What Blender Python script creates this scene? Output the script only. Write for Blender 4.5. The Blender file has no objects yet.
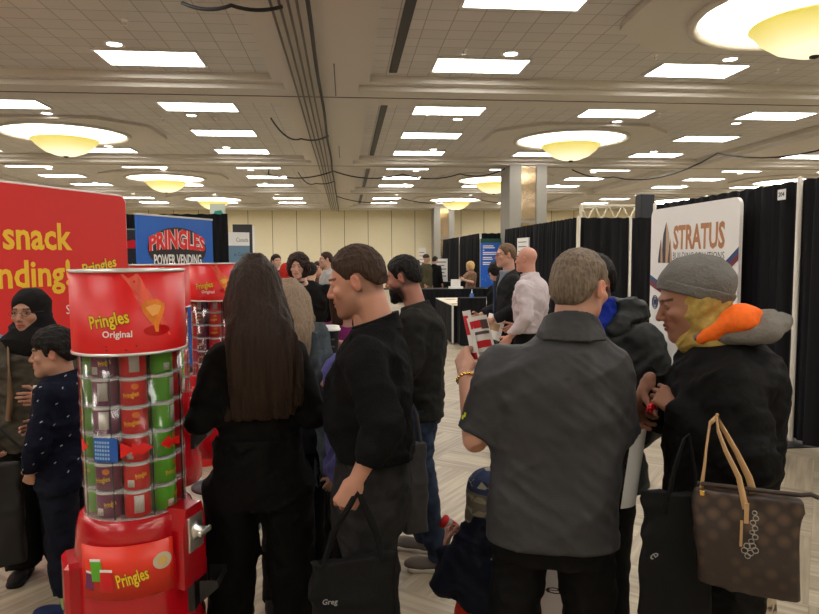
import bpy, math, random
import numpy as np
from mathutils import Matrix, Vector, Euler

# ------------------------------------------------------------------ camera, world, exposure
SC = bpy.context.scene
COL = SC.collection
PI = math.pi
R = math.radians
FPX, CAMH = 650.0, 1.70
PITCH, YAW = math.atan(50 / 650), R(5.57)
cam_d = bpy.data.cameras.new('camera')
cam = bpy.data.objects.new('camera', cam_d)
COL.objects.link(cam)
cam_d.sensor_width = 36.0
cam_d.lens = 36.0 * FPX / 819.0
cam_d.clip_start = 0.05
cam.matrix_world = (Matrix.Translation((0, 0, CAMH)) @ Matrix.Rotation(-YAW, 4, 'Z')
                    @ Matrix.Rotation(PI / 2 - PITCH, 4, 'X') @ Matrix.Rotation(R(-0.35), 4, 'Z'))
SC.camera = cam
world = bpy.data.worlds.new('world')
SC.world = world
world.use_nodes = True
world.node_tree.nodes['Background'].inputs[0].default_value = (1, .95, .88, 1)
world.node_tree.nodes['Background'].inputs[1].default_value = 0.3
SC.view_settings.view_transform = 'Standard'
SC.view_settings.look = 'None'
SC.view_settings.gamma = 1
SC.view_settings.use_curve_mapping = False
SC.view_settings.exposure = EXPOSURE = 0.0
PANEL_L, DISH_L, BOWL_L, DOWN_L = 13.0, 5.5, 1.1, 14.0
PANEL_C = (1, .97, .92, 1)
rng = random.Random(7)


def G(u, d, z=0.0):
    """room position of picture column u at horizontal distance d from the camera, height z"""
    D = d * math.cos(PITCH) + .35 * math.sin(PITCH)
    x = (u - 409.5) / FPX * D
    return Vector((x * math.cos(YAW) + d * math.sin(YAW), d * math.cos(YAW) - x * math.sin(YAW), z))


def zv(v, d):
    return CAMH - d * math.tan(PITCH + math.atan((v - 307) / FPX))


# ------------------------------------------------------------------ materials
_M = {}


def nodes(name):
    m = bpy.data.materials.new(name)
    m.use_nodes = True
    nt = m.node_tree
    b = nt.nodes['Principled BSDF']
    return m, nt, b


def lk(nt, a, b):
    nt.links.new(a, b)


def mat(name, col, rough=.6, metal=0, bump=0, scale=40, stretch=(1, 1, 1), var=0, spec=.5, sheen=0, trans=0, alpha=1, coat=0, detail=3):
    if name in _M:
        return _M[name]
    m, nt, b = nodes(name)
    b.inputs['Base Color'].default_value = (*col, 1)
    b.inputs['Roughness'].default_value = rough
    b.inputs['Metallic'].default_value = metal
    b.inputs['Specular IOR Level'].default_value = spec
    b.inputs['Sheen Weight'].default_value = sheen
    b.inputs['Transmission Weight'].default_value = trans
    b.inputs['Alpha'].default_value = alpha
    b.inputs['Coat Weight'].default_value = coat
    tc = nt.nodes.new('ShaderNodeTexCoord')
    mp = nt.nodes.new('ShaderNodeMapping')
    mp.inputs['Scale'].default_value = stretch
    lk(nt, tc.outputs['Object'], mp.inputs['Vector'])
    nz = nt.nodes.new('ShaderNodeTexNoise')
    nz.inputs['Scale'].default_value = scale
    nz.inputs['Detail'].default_value = detail
    lk(nt, mp.outputs[0], nz.inputs['Vector'])
    if bump:
        bp = nt.nodes.new('ShaderNodeBump')
        bp.inputs['Strength'].default_value = bump
        bp.inputs['Distance'].default_value = .01
        lk(nt, nz.outputs['Fac'], bp.inputs['Height'])
        lk(nt, bp.outputs[0], b.inputs['Normal'])
    if var:
        mx = nt.nodes.new('ShaderNodeMix')
        mx.data_type = 'RGBA'
        mx.inputs[6].default_value = (*[c * (1 - var) for c in col], 1)
        mx.inputs[7].default_value = (*[min(1, c * (1 + var)) for c in col], 1)
        mr = nt.nodes.new('ShaderNodeMapRange')
        mr.inputs[1].default_value = .3
        mr.inputs[2].default_value = .7
        lk(nt, nz.outputs['Fac'], mr.inputs[0])
        lk(nt, mr.outputs[0], mx.inputs[0])
        lk(nt, mx.outputs[2], b.inputs['Base Color'])
    _M[name] = m
    return m


def s(r, g=None, b=None):
    """sRGB 0-255 to linear"""
    t = (r, g, b) if g is not None else (r, r, r)
    return tuple(((c / 255) / 12.92 if c / 255 <= .04045 else ((c / 255 + .055) / 1.055) ** 2.4) for c in t)


def fabric(name, col, rough=.85, bump=.15, scale=90, var=.06, spec=.12, sheen=.0):
    return mat(name, col, rough=rough, bump=bump, scale=scale, var=var, spec=spec, sheen=sheen)


def emit(name, col, st):
    if name in _M:
        return _M[name]
    m, nt, b = nodes(name)
    b.inputs['Base Color'].default_value = (.8, .8, .8, 1)
    b.inputs['Emission Color'].default_value = (*col[:3], 1)
    b.inputs['Emission Strength'].default_value = st
    _M[name] = m
    return m


def attrmat(name, rough=.5, sss=.08, spec=.4, bump=.1, scale=250):
    if name in _M:
        return _M[name]
    m, nt, b = nodes(name)
    a = nt.nodes.new('ShaderNodeAttribute')
    a.attribute_name = 'tone'
    lk(nt, a.outputs['Color'], b.inputs['Base Color'])
    b.inputs['Roughness'].default_value = rough
    b.inputs['Specular IOR Level'].default_value = spec
    if sss:
        b.inputs['Subsurface Weight'].default_value = sss
        b.inputs['Subsurface Radius'].default_value = (.012, .004, .002)
        b.inputs['Subsurface Scale'].default_value = 1
    tc = nt.nodes.new('ShaderNodeTexCoord')
    nz = nt.nodes.new('ShaderNodeTexNoise')
    nz.inputs['Scale'].default_value = scale
    lk(nt, tc.outputs['Object'], nz.inputs['Vector'])
    bp = nt.nodes.new('ShaderNodeBump')
    bp.inputs['Strength'].default_value = bump
    bp.inputs['Distance'].default_value = .002
    lk(nt, nz.outputs['Fac'], bp.inputs['Height'])
    lk(nt, bp.outputs[0], b.inputs['Normal'])
    _M[name] = m
    return m


def hairmat(name, col, var=.3, rough=.6, stretch=(1, 1, .12)):
    return mat(name, col, rough=rough, bump=.55, scale=170, stretch=stretch, var=var, spec=.2, detail=2)


# ------------------------------------------------------------------ objects
def link(name, me, m=None, parent=None, M=None):
    o = bpy.data.objects.new(name, me)
    COL.objects.link(o)
    if m is not None and me is not None and len(me.materials) == 0:
        me.materials.append(m)
    if parent is not None:
        o.parent = parent
    if M is not None:
        o.matrix_local = M
    return o


def tag(o, label=None, cat=None, group=None, kind=None):
    if label:
        o['label'] = label
    if cat:
        o['category'] = cat
    if group:
        o['group'] = group
    if kind:
        o['kind'] = kind
    return o


def root(name, loc, rz, label, cat, group=None):
    o = bpy.data.objects.new(name, None)
    COL.objects.link(o)
    o.empty_display_size = .1
    o.location = loc
    o.rotation_euler = (0, 0, rz)
    return tag(o, label, cat, group)


def copy_tree(o, parent=None):
    c = o.copy()
    COL.objects.link(c)
    if parent is not None:
        c.parent = parent
    for ch in [x for x in bpy.data.objects if x.parent == o]:
        copy_tree(ch, c)
    return c


class MB:
    """collects vertices and faces; build() links them as one mesh object"""

    def __init__(self):
        self.v, self.f, self.sm = [], [], []

    def add(self, vs, fs, M=None, smooth=False):
        n = len(self.v)
        for p in vs:
            p = Vector(p)
            self.v.append(M @ p if M is not None else p)
        for f in fs:
            self.f.append([i + n for i in f])
            self.sm.append(smooth)
        return self

    def box(self, a, b, M=None, bev=0):
        (x0, y0, z0), (x1, y1, z1) = a, b
        if bev:
            e = bev
            vs, fs = [], []
            ring = [(x0 + e, y0), (x1 - e, y0), (x1, y0 + e), (x1, y1 - e), (x1 - e, y1), (x0 + e, y1), (x0, y1 - e), (x0, y0 + e)]
            ins = [(min(max(x, x0 + e), x1 - e), min(max(y, y0 + e), y1 - e)) for x, y in ring]
            for pts, z in ((ins, z0), (ring, z0 + e), (ring, z1 - e), (ins, z1)):
                vs += [(x, y, z) for x, y in pts]
            for l in range(3):
                for i in range(8):
                    j = (i + 1) % 8
                    fs.append((l * 8 + i, l * 8 + j, l * 8 + 8 + j, l * 8 + 8 + i))
            fs.append(tuple(range(7, -1, -1)))
            fs.append(tuple(range(24, 32)))
            return self.add(vs, fs, M)
        vs = [(x, y, z) for z in (z0, z1) for x, y in ((x0, y0), (x1, y0), (x1, y1), (x0, y1))]
        return self.add(vs, [(3, 2, 1, 0), (4, 5, 6, 7), (0, 1, 5, 4), (1, 2, 6, 5), (2, 3, 7, 6), (3, 0, 4, 7)], M)

    def lathe(self, prof, n=24, M=None, smooth=True, a0=0, a1=2 * PI, caps=True):
        full = abs(a1 - a0 - 2 * PI) < 1e-6
        m = n if full else n + 1
        vs = [(r * math.cos(a0 + (a1 - a0) * i / n), r * math.sin(a0 + (a1 - a0) * i / n), z) for r, z in prof for i in range(m)]
        fs = []
        for l in range(len(prof) - 1):
            for i in range(n):
                j = (i + 1) % m
                fs.append((l * m + i, l * m + j, l * m + m + j, l * m + m + i))
        self.add(vs, fs, M, smooth)
        if caps and full:
            if prof[0][0] > 1e-4:
                self.add([vs[i] for i in range(m)], [tuple(range(m - 1, -1, -1))], M)
            if prof[-1][0] > 1e-4:
                self.add(vs[-m:], [tuple(range(m))], M)
        return self

    def tube(self, pts, r, n=8, M=None, close=False, flat=1.0):
        pts = [Vector(p) for p in pts]
        vs, fs = [], []
        up = Vector((0, 0, 1))
        N = len(pts)
        for i, p in enumerate(pts):
            t = (pts[(i + 1) % N] - pts[i - 1]) if close else (pts[min(i + 1, N - 1)] - pts[max(i - 1, 0)])
            t.normalize()
            a = t.cross(up)
            if a.length < 1e-3:
                a = t.cross(Vector((0, 1, 0)))
            a.normalize()
            b = a.cross(t)
            rr = r[i] if isinstance(r, (list, tuple)) else r
            for k in range(n):
                q = 2 * PI * k / n
                vs.append(p + a * rr * math.cos(q) * flat + b * rr * math.sin(q))
        for i in range(N if close else N - 1):
            for k in range(n):
                k2 = (k + 1) % n
                j = (i + 1) % N
                fs.append((i * n + k2, i * n + k, j * n + k, j * n + k2))
        self.add(vs, fs, M, True)
        if not close:
            self.add(vs[:n], [tuple(range(n))], M)
            self.add(vs[-n:], [tuple(range(n - 1, -1, -1))], M)
        return self

    def prism(self, poly, y0, y1, M=None):
        """outline in x-z, thickness along y"""
        n = len(poly)
        vs = [(x, y0, z) for x, z in poly] + [(x, y1, z) for x, z in poly]
        fs = [tuple(range(n)), tuple(range(2 * n - 1, n - 1, -1))]
        fs += [(i + n, (i + 1) % n + n, (i + 1) % n, i) for i in range(n)]
        return self.add(vs, fs, M)

    def mesh(self, name):
        me = bpy.data.meshes.new(name)
        me.from_pydata([tuple(p) for p in self.v], [], self.f)
        me.polygons.foreach_set('use_smooth', self.sm)
        me.update()
        return me

    def build(self, name, m, parent=None, M=None):
        return link(name, self.mesh(name), m, parent, M)


def text_mesh(body, size=1.0, bold=0.0, extrude=.0005, align='CENTER', xs=1.0, shear=0.0, space=1.0, res=3):
    c = bpy.data.curves.new('text', 'FONT')
    c.body = body
    c.size = size
    c.offset = bold
    c.extrude = extrude
    c.align_x = align
    c.align_y = 'CENTER'
    c.shear = shear
    c.space_character = space
    c.resolution_u = res
    o = bpy.data.objects.new('text', c)
    COL.objects.link(o)
    dg = bpy.context.evaluated_depsgraph_get()
    me = bpy.data.meshes.new_from_object(o.evaluated_get(dg))
    bpy.data.objects.remove(o)
    bpy.data.curves.remove(c)
    if xs != 1.0:
        me.transform(Matrix.Diagonal((xs, 1, 1, 1)))
    return me


# text is in XY plane facing +Z; FRONT turns it to face -Y (upright)
FRONT = Matrix.Rotation(PI / 2, 4, 'X')


def text(name, body, m, parent, M, **k):
    me = text_mesh(body, **k)
    me.materials.clear()
    return link(name, me, m, parent, M)


def bend(me, r):
    """wrap a mesh lying in XY (x across, y up, z out) round a vertical cylinder of radius r, seen from -Y"""
    for v in me.vertices:
        x, y, z = v.co
        a = x / r
        v.co = (math.sin(a) * (r + z), -math.cos(a) * (r + z), y)
    me.update()
    return me


def curved_patch(poly_pts, r, off=.001, seg=24, thick=.0015):
    """rectangle (x0,x1,z0,z1) wrapped on a cylinder"""
    x0, x1, z0, z1 = poly_pts
    b = MB()
    vs, fs = [], []
    for i in range(seg + 1):
        a = (x0 + (x1 - x0) * i / seg) / r
        for rr in (r + off, r + off + thick):
            for z in (z0, z1):
                vs.append((math.sin(a) * rr, -math.cos(a) * rr, z))
    for i in range(seg):
        k = i * 4
        fs += [(k + 2, k + 6, k + 7, k + 3), (k, k + 1, k + 5, k + 4), (k + 1, k + 3, k + 7, k + 5), (k, k + 4, k + 6, k + 2)]
    fs += [(0, 2, 3, 1), (seg * 4, seg * 4 + 1, seg * 4 + 3, seg * 4 + 2)]
    b.add(vs, fs, None, True)
    return b


# ------------------------------------------------------------------ implicit surfaces
f32 = np.float32
_rs = np.random.RandomState(3)
_LAT = _rs.rand(32, 32, 32).astype(f32) * 2 - 1


def noise3(P, seed=0):
    P = P + seed * 7.31
    i = np.floor(P).astype(np.int32)
    f = (P - i).astype(f32)
    f = f * f * (3 - 2 * f)
    i0, i1 = i & 31, (i + 1) & 31
    out = 0
    for a in (0, 1):
        ix = (i1 if a else i0)[:, 0]
        wx = f[:, 0] if a else 1 - f[:, 0]
        for b in (0, 1):
            iy = (i1 if b else i0)[:, 1]
            wy = f[:, 1] if b else 1 - f[:, 1]
            for c in (0, 1):
                iz = (i1 if c else i0)[:, 2]
                wz = f[:, 2] if c else 1 - f[:, 2]
                out = out + _LAT[ix, iy, iz] * wx * wy * wz
    return out


class Fld:
    def __init__(self, lo, hi, h):
        self.h = h
        self.ax = [np.arange(lo[i] - 2 * h, hi[i] + 3 * h, h).astype(f32) for i in range(3)]
        self.D = np.full([len(a) for a in self.ax], .5, f32)

    def blk(self, lo, hi):
        sl = []
        for i in range(3):
            a = self.ax[i]
            i0 = max(0, int((lo[i] - a[0]) / self.h) - 1)
            i1 = min(len(a), int((hi[i] - a[0]) / self.h) + 3)
            if i1 <= i0:
                return None
            sl.append(slice(i0, i1))
        X = self.ax[0][sl[0]][:, None, None]
        Y = self.ax[1][sl[1]][None, :, None]
        Z = self.ax[2][sl[2]][None, None, :]
        return tuple(sl), X, Y, Z

    def put(self, sl, d, k, op='+'):
        a = self.D[sl]
        if op == '+':
            if k > 0:
                h = np.clip(.5 + .5 * (d - a) / k, 0, 1)
                self.D[sl] = d + (a - d) * h - k * h * (1 - h)
            else:
                self.D[sl] = np.minimum(a, d)
        else:
            d = -d
            if k > 0:
                h = np.clip(.5 - .5 * (d - a) / k, 0, 1)
                self.D[sl] = d + (a - d) * h + k * h * (1 - h)
            else:
                self.D[sl] = np.maximum(a, d)
        return self

    def cap(self, a, b, ra, rb=None, k=.015, sc=None, flat=False, flat0=False, op='+'):
        rb = ra if rb is None else rb
        a, b = np.array(a, float), np.array(b, float)
        m = max(ra, rb) * (1 if sc is None else 1 / min(sc)) + k + 3 * self.h
        B = self.blk(np.minimum(a, b) - m, np.maximum(a, b) + m)
        if B is None:
            return self
        sl, X, Y, Z = B
        q = (1, 1, 1) if sc is None else sc
        ba = (b - a)
        L2 = float(ba @ ba) + 1e-12
        t0 = ((X - a[0]) * ba[0] + (Y - a[1]) * ba[1] + (Z - a[2]) * ba[2]) / L2
        t = np.clip(t0, 0, 1)
        d = np.sqrt(((X - a[0] - t * ba[0]) * q[0]) ** 2 + ((Y - a[1] - t * ba[1]) * q[1]) ** 2 + ((Z - a[2] - t * ba[2]) * q[2]) ** 2) - (ra + (rb - ra) * t)
        L = math.sqrt(L2)
        if flat:
            d = np.maximum(d, (t0 - 1) * L)
        if flat0:
            d = np.maximum(d, -t0 * L)
        return self.put(sl, d.astype(f32), k, op)

    def ell(self, c, r, k=.015, rot=None, op='+'):
        c = np.array(c, float)
        m = max(r) + k + 3 * self.h
        B = self.blk(c - m, c + m)
        if B is None:
            return self
        sl, X, Y, Z = B
        x, y, z = X - c[0], Y - c[1], Z - c[2]
        if rot is not None:
            A = Euler(rot).to_matrix().transposed()
            x, y, z = (A[0][0] * x + A[0][1] * y + A[0][2] * z, A[1][0] * x + A[1][1] * y + A[1][2] * z, A[2][0] * x + A[2][1] * y + A[2][2] * z)
        k0 = np.sqrt((x / r[0]) ** 2 + (y / r[1]) ** 2 + (z / r[2]) ** 2)
        k1 = np.sqrt((x / r[0] ** 2) ** 2 + (y / r[1] ** 2) ** 2 + (z / r[2] ** 2) ** 2) + 1e-6
        return self.put(sl, (k0 * (k0 - 1) / k1).astype(f32), k, op)

    def loft(self, lv, k=.02, n=2.4):
        """lv: (z, cx, cy, rx, ry) from bottom to top"""
        lv = sorted(lv)
        A = np.array(lv, float)
        m = k + 3 * self.h
        lo = [min(A[:, 1] - A[:, 3]) - m, min(A[:, 2] - A[:, 4]) - m, A[0, 0] - m]
        hi = [max(A[:, 1] + A[:, 3]) + m, max(A[:, 2] + A[:, 4]) + m, A[-1, 0] + m]
        B = self.blk(lo, hi)
        if B is None:
            return self
        sl, X, Y, Z = B
        zz = Z.ravel()
        P = [np.interp(zz, A[:, 0], A[:, i]) for i in range(1, 5)]
        ker = max(1, int(.03 / self.h))
        if ker > 1 and len(zz) > 4 * ker:
            w = np.ones(2 * ker + 1) / (2 * ker + 1)
            P = [np.convolve(np.pad(p, ker, mode='edge'), w, 'valid') for p in P]
        cx, cy, rx, ry = [p.astype(f32)[None, None, :] for p in P]
        q = (np.abs((X - cx) / rx) ** n + np.abs((Y - cy) / ry) ** n) ** (1 / n)
        d = (q - 1) * np.minimum(rx, ry)
        d = np.maximum(d, np.maximum(A[0, 0] - Z, Z - A[-1, 0]))
        return self.put(sl, d.astype(f32), k)

    def cut(self, fn):
        """keep only where fn(X,Y,Z) < 0"""
        X, Y, Z = self.ax[0][:, None, None], self.ax[1][None, :, None], self.ax[2][None, None, :]
        self.D = np.maximum(self.D, np.broadcast_to(fn(X, Y, Z), self.D.shape).astype(f32))
        return self

    def folds(self, amp, freq=(9, 9, 4), seed=0, ridged=True, octs=2, rot=None):
        idx = np.argwhere(np.abs(self.D) < max(.03, 3 * amp + 2 * self.h))
        if len(idx) == 0:
            return self
        P = np.stack([self.ax[i][idx[:, i]] for i in range(3)], 1)
        if rot is not None:
            P = P @ np.array(Euler(rot).to_matrix()).astype(f32)
        n = 0
        for o in range(octs):
            v = noise3(P * np.array(freq, f32) * (1.9 ** o), seed + o)
            if ridged:
                v = 1 - 2.4 * np.abs(v) ** .85
            n = n + v * (.5 ** o)
        self.D[idx[:, 0], idx[:, 1], idx[:, 2]] -= (amp * n).astype(f32)
        return self

    def nets(self):
        D = self.D
        D = np.where(np.abs(D) < 1e-7, f32(1e-7), D)
        D[0], D[-1] = .1, .1
        D[:, 0], D[:, -1] = .1, .1
        D[:, :, 0], D[:, :, -1] = .1, .1
        S = D < 0
        c = np.zeros([n - 1 for n in D.shape], np.int8)
        offs = [(a, b, e) for a in (0, 1) for b in (0, 1) for e in (0, 1)]
        nx, ny, nz = c.shape
        for a, b, e in offs:
            c += S[a:a + nx, b:b + ny, e:e + nz]
        act = np.argwhere((c > 0) & (c < 8))
        ids = np.full(c.shape, -1, np.int32)
        ids[act[:, 0], act[:, 1], act[:, 2]] = np.arange(len(act))
        V = {o: D[act[:, 0] + o[0], act[:, 1] + o[1], act[:, 2] + o[2]] for o in offs}
        acc = np.zeros((len(act), 3), f32)
        cnt = np.zeros(len(act), f32)
        for o in offs:
            for ax in range(3):
                if o[ax]:
                    continue
                o2 = list(o)
                o2[ax] = 1
                va, vb = V[o], V[tuple(o2)]
                m = (va < 0) != (vb < 0)
                t = np.where(m, va / np.where(m, va - vb, 1), 0)
                for j in range(3):
                    acc[:, j] += np.where(m, o[j] + (t if j == ax else 0), 0)
                cnt += m
        P = acc / np.maximum(cnt, 1)[:, None] + act
        P = P * self.h + np.array([a[0] for a in self.ax], f32)
        F = []
        for ax in range(3):
            a, b = [(1, 2), (2, 0), (0, 1)][ax]
            sh = list(D.shape)
            i0 = [slice(1, n - 1) for n in sh]
            i1 = list(i0)
            i0[ax] = slice(0, sh[ax] - 1)
            i1[ax] = slice(1, sh[ax])
            A, B = S[tuple(i0)], S[tuple(i1)]
            e = np.argwhere(A != B)
            base = e.copy()
            base[:, a] += 1
            base[:, b] += 1
            inside = A[e[:, 0], e[:, 1], e[:, 2]]

            def cell(da, db):
                q = base.copy()
                q[:, a] += da
                q[:, b] += db
                return ids[q[:, 0], q[:, 1], q[:, 2]]
            q = np.stack([cell(-1, -1), cell(0, -1), cell(0, 0), cell(-1, 0)], 1)
            q[~inside] = q[~inside][:, ::-1]
            F.append(q)
        F = np.concatenate(F)
        return P.astype(np.float64), F


def np_mesh(name, P, F, tone=None):
    me = bpy.data.meshes.new(name)
    n, m = len(P), len(F)
    me.vertices.add(n)
    me.vertices.foreach_set('co', P.astype(f32).ravel())
    me.loops.add(m * 4)
    me.polygons.add(m)
    me.polygons.foreach_set('loop_start', np.arange(0, m * 4, 4, dtype=np.int32))
    me.loops.foreach_set('vertex_index', F.astype(np.int32).ravel())
    me.polygons.foreach_set('use_smooth', np.ones(m, bool))
    me.update(calc_edges=True)
    me.validate()
    if tone is not None:
        at = me.attributes.new('tone', 'FLOAT_COLOR', 'POINT')
        at.data.foreach_set('color', np.concatenate([tone, np.ones((n, 1))], 1).astype(f32).ravel())
    return me


def xf(P, M):
    A = np.array(M)
    return P @ A[:3, :3].T + A[:3, 3]


def garment(name, fld, m, parent, tone=None, M=None):
    P, F = fld.nets()
    if M is not None:
        P = xf(P, M)
    t = tone(P) if tone is not None else None
    return link(name, np_mesh(name, P, F, t), m, parent)
# ------------------------------------------------------------------ people
SKIN = attrmat('skin')


def frame(p, d, palm, sc=1.0):
    """hand frame at wrist p: fingers along d, palm faces 'palm'"""
    z = -Vector(d).normalized()
    y = -Vector(palm)
    y = (y - z * y.dot(z)).normalized()
    x = y.cross(z)
    M = Matrix((x, y, z)).transposed().to_4x4()
    return Matrix.Translation(p) @ M @ Matrix.Scale(sc, 4)


def hand_mesh(side, M, curl=(35, 38, 42, 45), thumb=(.6, -.45, -.66), thumb2=(.2, -.45, -.85), Lf=.22, h=.0032, tone=(.5, .27, .18), rf=(.026, .042), spread=1.0, wl=.06):
    """side -1 right, +1 left. Returns P,F,tone in person space"""
    f = Fld((-.075, -.115, -.20), (.075, .075, .05), h)
    if Lf:
        f2 = Fld((-.065, -.065, -.03), (.065, .065, Lf + .03), max(h, .005))
        f2.cap((0, 0, 0), (0, 0, Lf), rf[0], rf[1], sc=(1, 1.18, 1))
    t3 = tone
    f.cap((0, 0, wl), (0, 0, -.02), .027, .0255, k=0, sc=(1, 1.3, 1))
    xs = (.031, .0105, -.0105, -.030)
    zs = (.088, .092, .087, .078)
    Ls = (.95, 1.05, .98, .78)
    for x, z in zip(xs, zs):
        f.cap((side * x * .55, 0, -.015), (side * x, 0, -z), .0135, .0118, k=.014)
    f.ell((side * .024, -.010, -.038), (.017, .015, .03), k=.012)
    f.ell((side * -.024, -.006, -.04), (.012, .012, .03), k=.012)
    fing = Fld((-.075, -.115, -.20), (.075, .075, .05), h)
    for i, (x, z) in enumerate(zip(xs, zs)):
        p = np.array((side * x, 0., -z))
        a = 0
        for j, L in enumerate((.043, .027, .02)):
            a += math.radians(curl[i] * (1, 1.15, .7)[j])
            q = p + np.array((side * (x / .031) * .10 * spread * math.cos(a), -math.sin(a), -math.cos(a))) * L * Ls[i]
            r = (.0098, .0088, .0080)[j] * (.86 if i == 3 else 1)
            fing.cap(p, q, r, r * .93, k=.002)
            p = q
    th = np.array((side * .027, -.006, -.026))
    for L, d, r in ((.042, thumb, .0125), (.030, thumb, .0105), (.026, thumb2, .0098)):
        d = np.array((side * d[0], d[1], d[2]))
        q = th + d / np.linalg.norm(d) * L
        f.cap(th, q, r, r * .92, k=.006)
        th = q
    a, b = f.D, fing.D
    k = .004
    w = np.clip(.5 + .5 * (b - a) / k, 0, 1)
    f.D = (b + (a - b) * w - k * w * (1 - w)).astype(f32)
    P, F = f.nets()
    T = np.tile(np.array(tone), (len(P), 1))
    tip = np.clip((-P[:, 2] - .10) / .08, 0, 1)[:, None]
    T = T * (1 + tip * np.array((.08, -.06, -.04)))
    if Lf:
        P2, F2 = f2.nets()
        F = np.concatenate([F, F2 + len(P)])
        P = np.concatenate([P, P2])
        T = np.concatenate([T, np.tile(np.array(tone), (len(P2), 1))])
    return xf(P, M), F, T


def head_mesh(M, sp):
    h = sp.get('hh', .0034)
    f = Fld((-.10, -.135, -.21), (.10, .125, .135), h)
    fw = sp.get('face_w', 1.0)
    f.ell((0, .014, .032), (.073 * fw, .092, .082), k=0)
    f.ell((0, -.024, -.028), (.060 * fw, .062, .080), k=.03)
    f.cap((-.044 * fw, -.002, -.066), (0, -.066, -.094), .020, .020, k=.028)
    f.cap((.044 * fw, -.002, -.066), (0, -.066, -.094), .020, .020, k=.028)
    f.ell((0, -.074, -.098), (.018, .015, .015), k=.016)
    for q in (-1, 1):
        f.ell((q * .040, -.060, -.022), (.022, .020, .018), k=.015)
    f.cap((-.030, -.0785, .026), (.030, -.0785, .026), .0105, k=.014)
    for q in (-1, 1):
        f.ell((q * .031, -.094, .006), (.0175, .015, .0125), k=.012, op='-')
    f.cap((0, -.080, .016), (0, -.104, -.024), .0075, .0105, k=.010)
    f.ell((0, -.104, -.028), (.0105, .0105, .009), k=.006)
    for q in (-1, 1):
        f.ell((q * .0115, -.093, -.031), (.0075, .0095, .0075), k=.005)
    f.ell((0, -.076, -.058), (.030, .019, .022), k=.014)
    for q in (-1, 1):
        f.cap((0, -.0935, -.053), (q * .021, -.084, -.058), .0058, .0030, k=.004)
        f.cap((0, -.0920, -.066), (q * .019, -.083, -.061), .0066, .0030, k=.004)
    f.cap((-.019, -.094, -.0595), (.019, -.094, -.0595), .0022, k=.003, op='-')
    if sp.get('eyes', 1):
        for q in (-1, 1):
            f.ell((q * .031, -.0735, .006), (.0125, .0115, .0105), k=.002)
            f.cap((q * .031 - .012, -.0800, .0145), (q * .031 + .012, -.0800, .0145), .0042, k=.004)
    if sp.get('ears', 1):
        for q in (-1, 1):
            f.ell((q * .077 * fw, .012, -.004), (.0080, .017, .029), k=.005, rot=(.15, 0, q * .35))
            f.ell((q * .0855 * fw, .008, .002), (.006, .010, .016), k=.004, rot=(.15, 0, q * .35), op='-')
    nr = sp.get('neck_r', .057)
    f.cap((0, .028, -.04), (0, .038, -.235), nr, nr + .004, k=.028)
    P, F = f.nets()
    base = np.array(sp.get('skin', s(196, 140, 112)))
    T = np.tile(base, (len(P), 1))
    x, y, z = P[:, 0], P[:, 1], P[:, 2]

    def mix(w, c):
        nonlocal T
        w = np.clip(w, 0, 1)[:, None]
        T = T * (1 - w) + np.array(c) * w
    red = base * np.array((1.08, .80, .78))
    mix((np.abs(x) > .073 * fw) * .7 * (z > -.04), red)
    mix(np.exp(-((x) ** 2 + (y + .108) ** 2 + (z + .027) ** 2) / .00025) * .6, red)
    mix(np.exp(-(((np.abs(x) - .042) / .018) ** 2 + ((z + .025) / .02) ** 2)) * (y < -.03) * .45, red)
    lip = np.array(sp.get('lip', tuple(base * np.array((.85, .5, .52)))))
    mix((1.2 - np.sqrt((x / .022) ** 2 + ((z + .0595) / .0105) ** 2)) * 4 * (y < -.075), lip)
    hc = np.array(sp.get('hair_col', s(40, 30, 25)))
    if sp.get('stubble'):
        st = sp['stubble']
        w = np.clip((-z - .035) / .02, 0, 1) * (y < .012) * np.clip((-y + .02) / .03, 0, 1) * np.clip((z + .145) / .02, 0, 1)
        w = w * (1 - np.clip(1.3 - np.sqrt((x / .02) ** 2 + ((z + .0595) / .009) ** 2), 0, 1))
        mix(w * st, hc)
    ex, ez = np.abs(x) - .031, z - .006
    r2 = ex ** 2 + ez ** 2
    if sp.get('eyes', 1):
        m = (np.abs(ex) < .0105) & (np.abs(ez + .001) < .0042) & (y < -.076)
        mix(m * .8, (.38, .34, .31))
        mix(((np.sqrt(r2) < .0056) & m) * 1.0, (.03, .018, .012))
    bz = .0275 - (np.abs(x) - .03) ** 2 * 6
    mix((np.abs(z - bz) < .0042) * (np.abs(np.abs(x) - .033) < .019) * (y < -.055) * .85, hc * .8)
    if sp.get('fade'):
        w = np.clip((y + .01) / .02, 0, 1) * np.clip((z + .065 + .0) / .02, 0, 1) * (np.abs(x) < .076 * fw)
        w = np.maximum(w, np.clip((z - .05) / .02, 0, 1) * (y > -.06))
        mix(w * sp['fade'], hc)
    return xf(P, M), F, T


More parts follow.
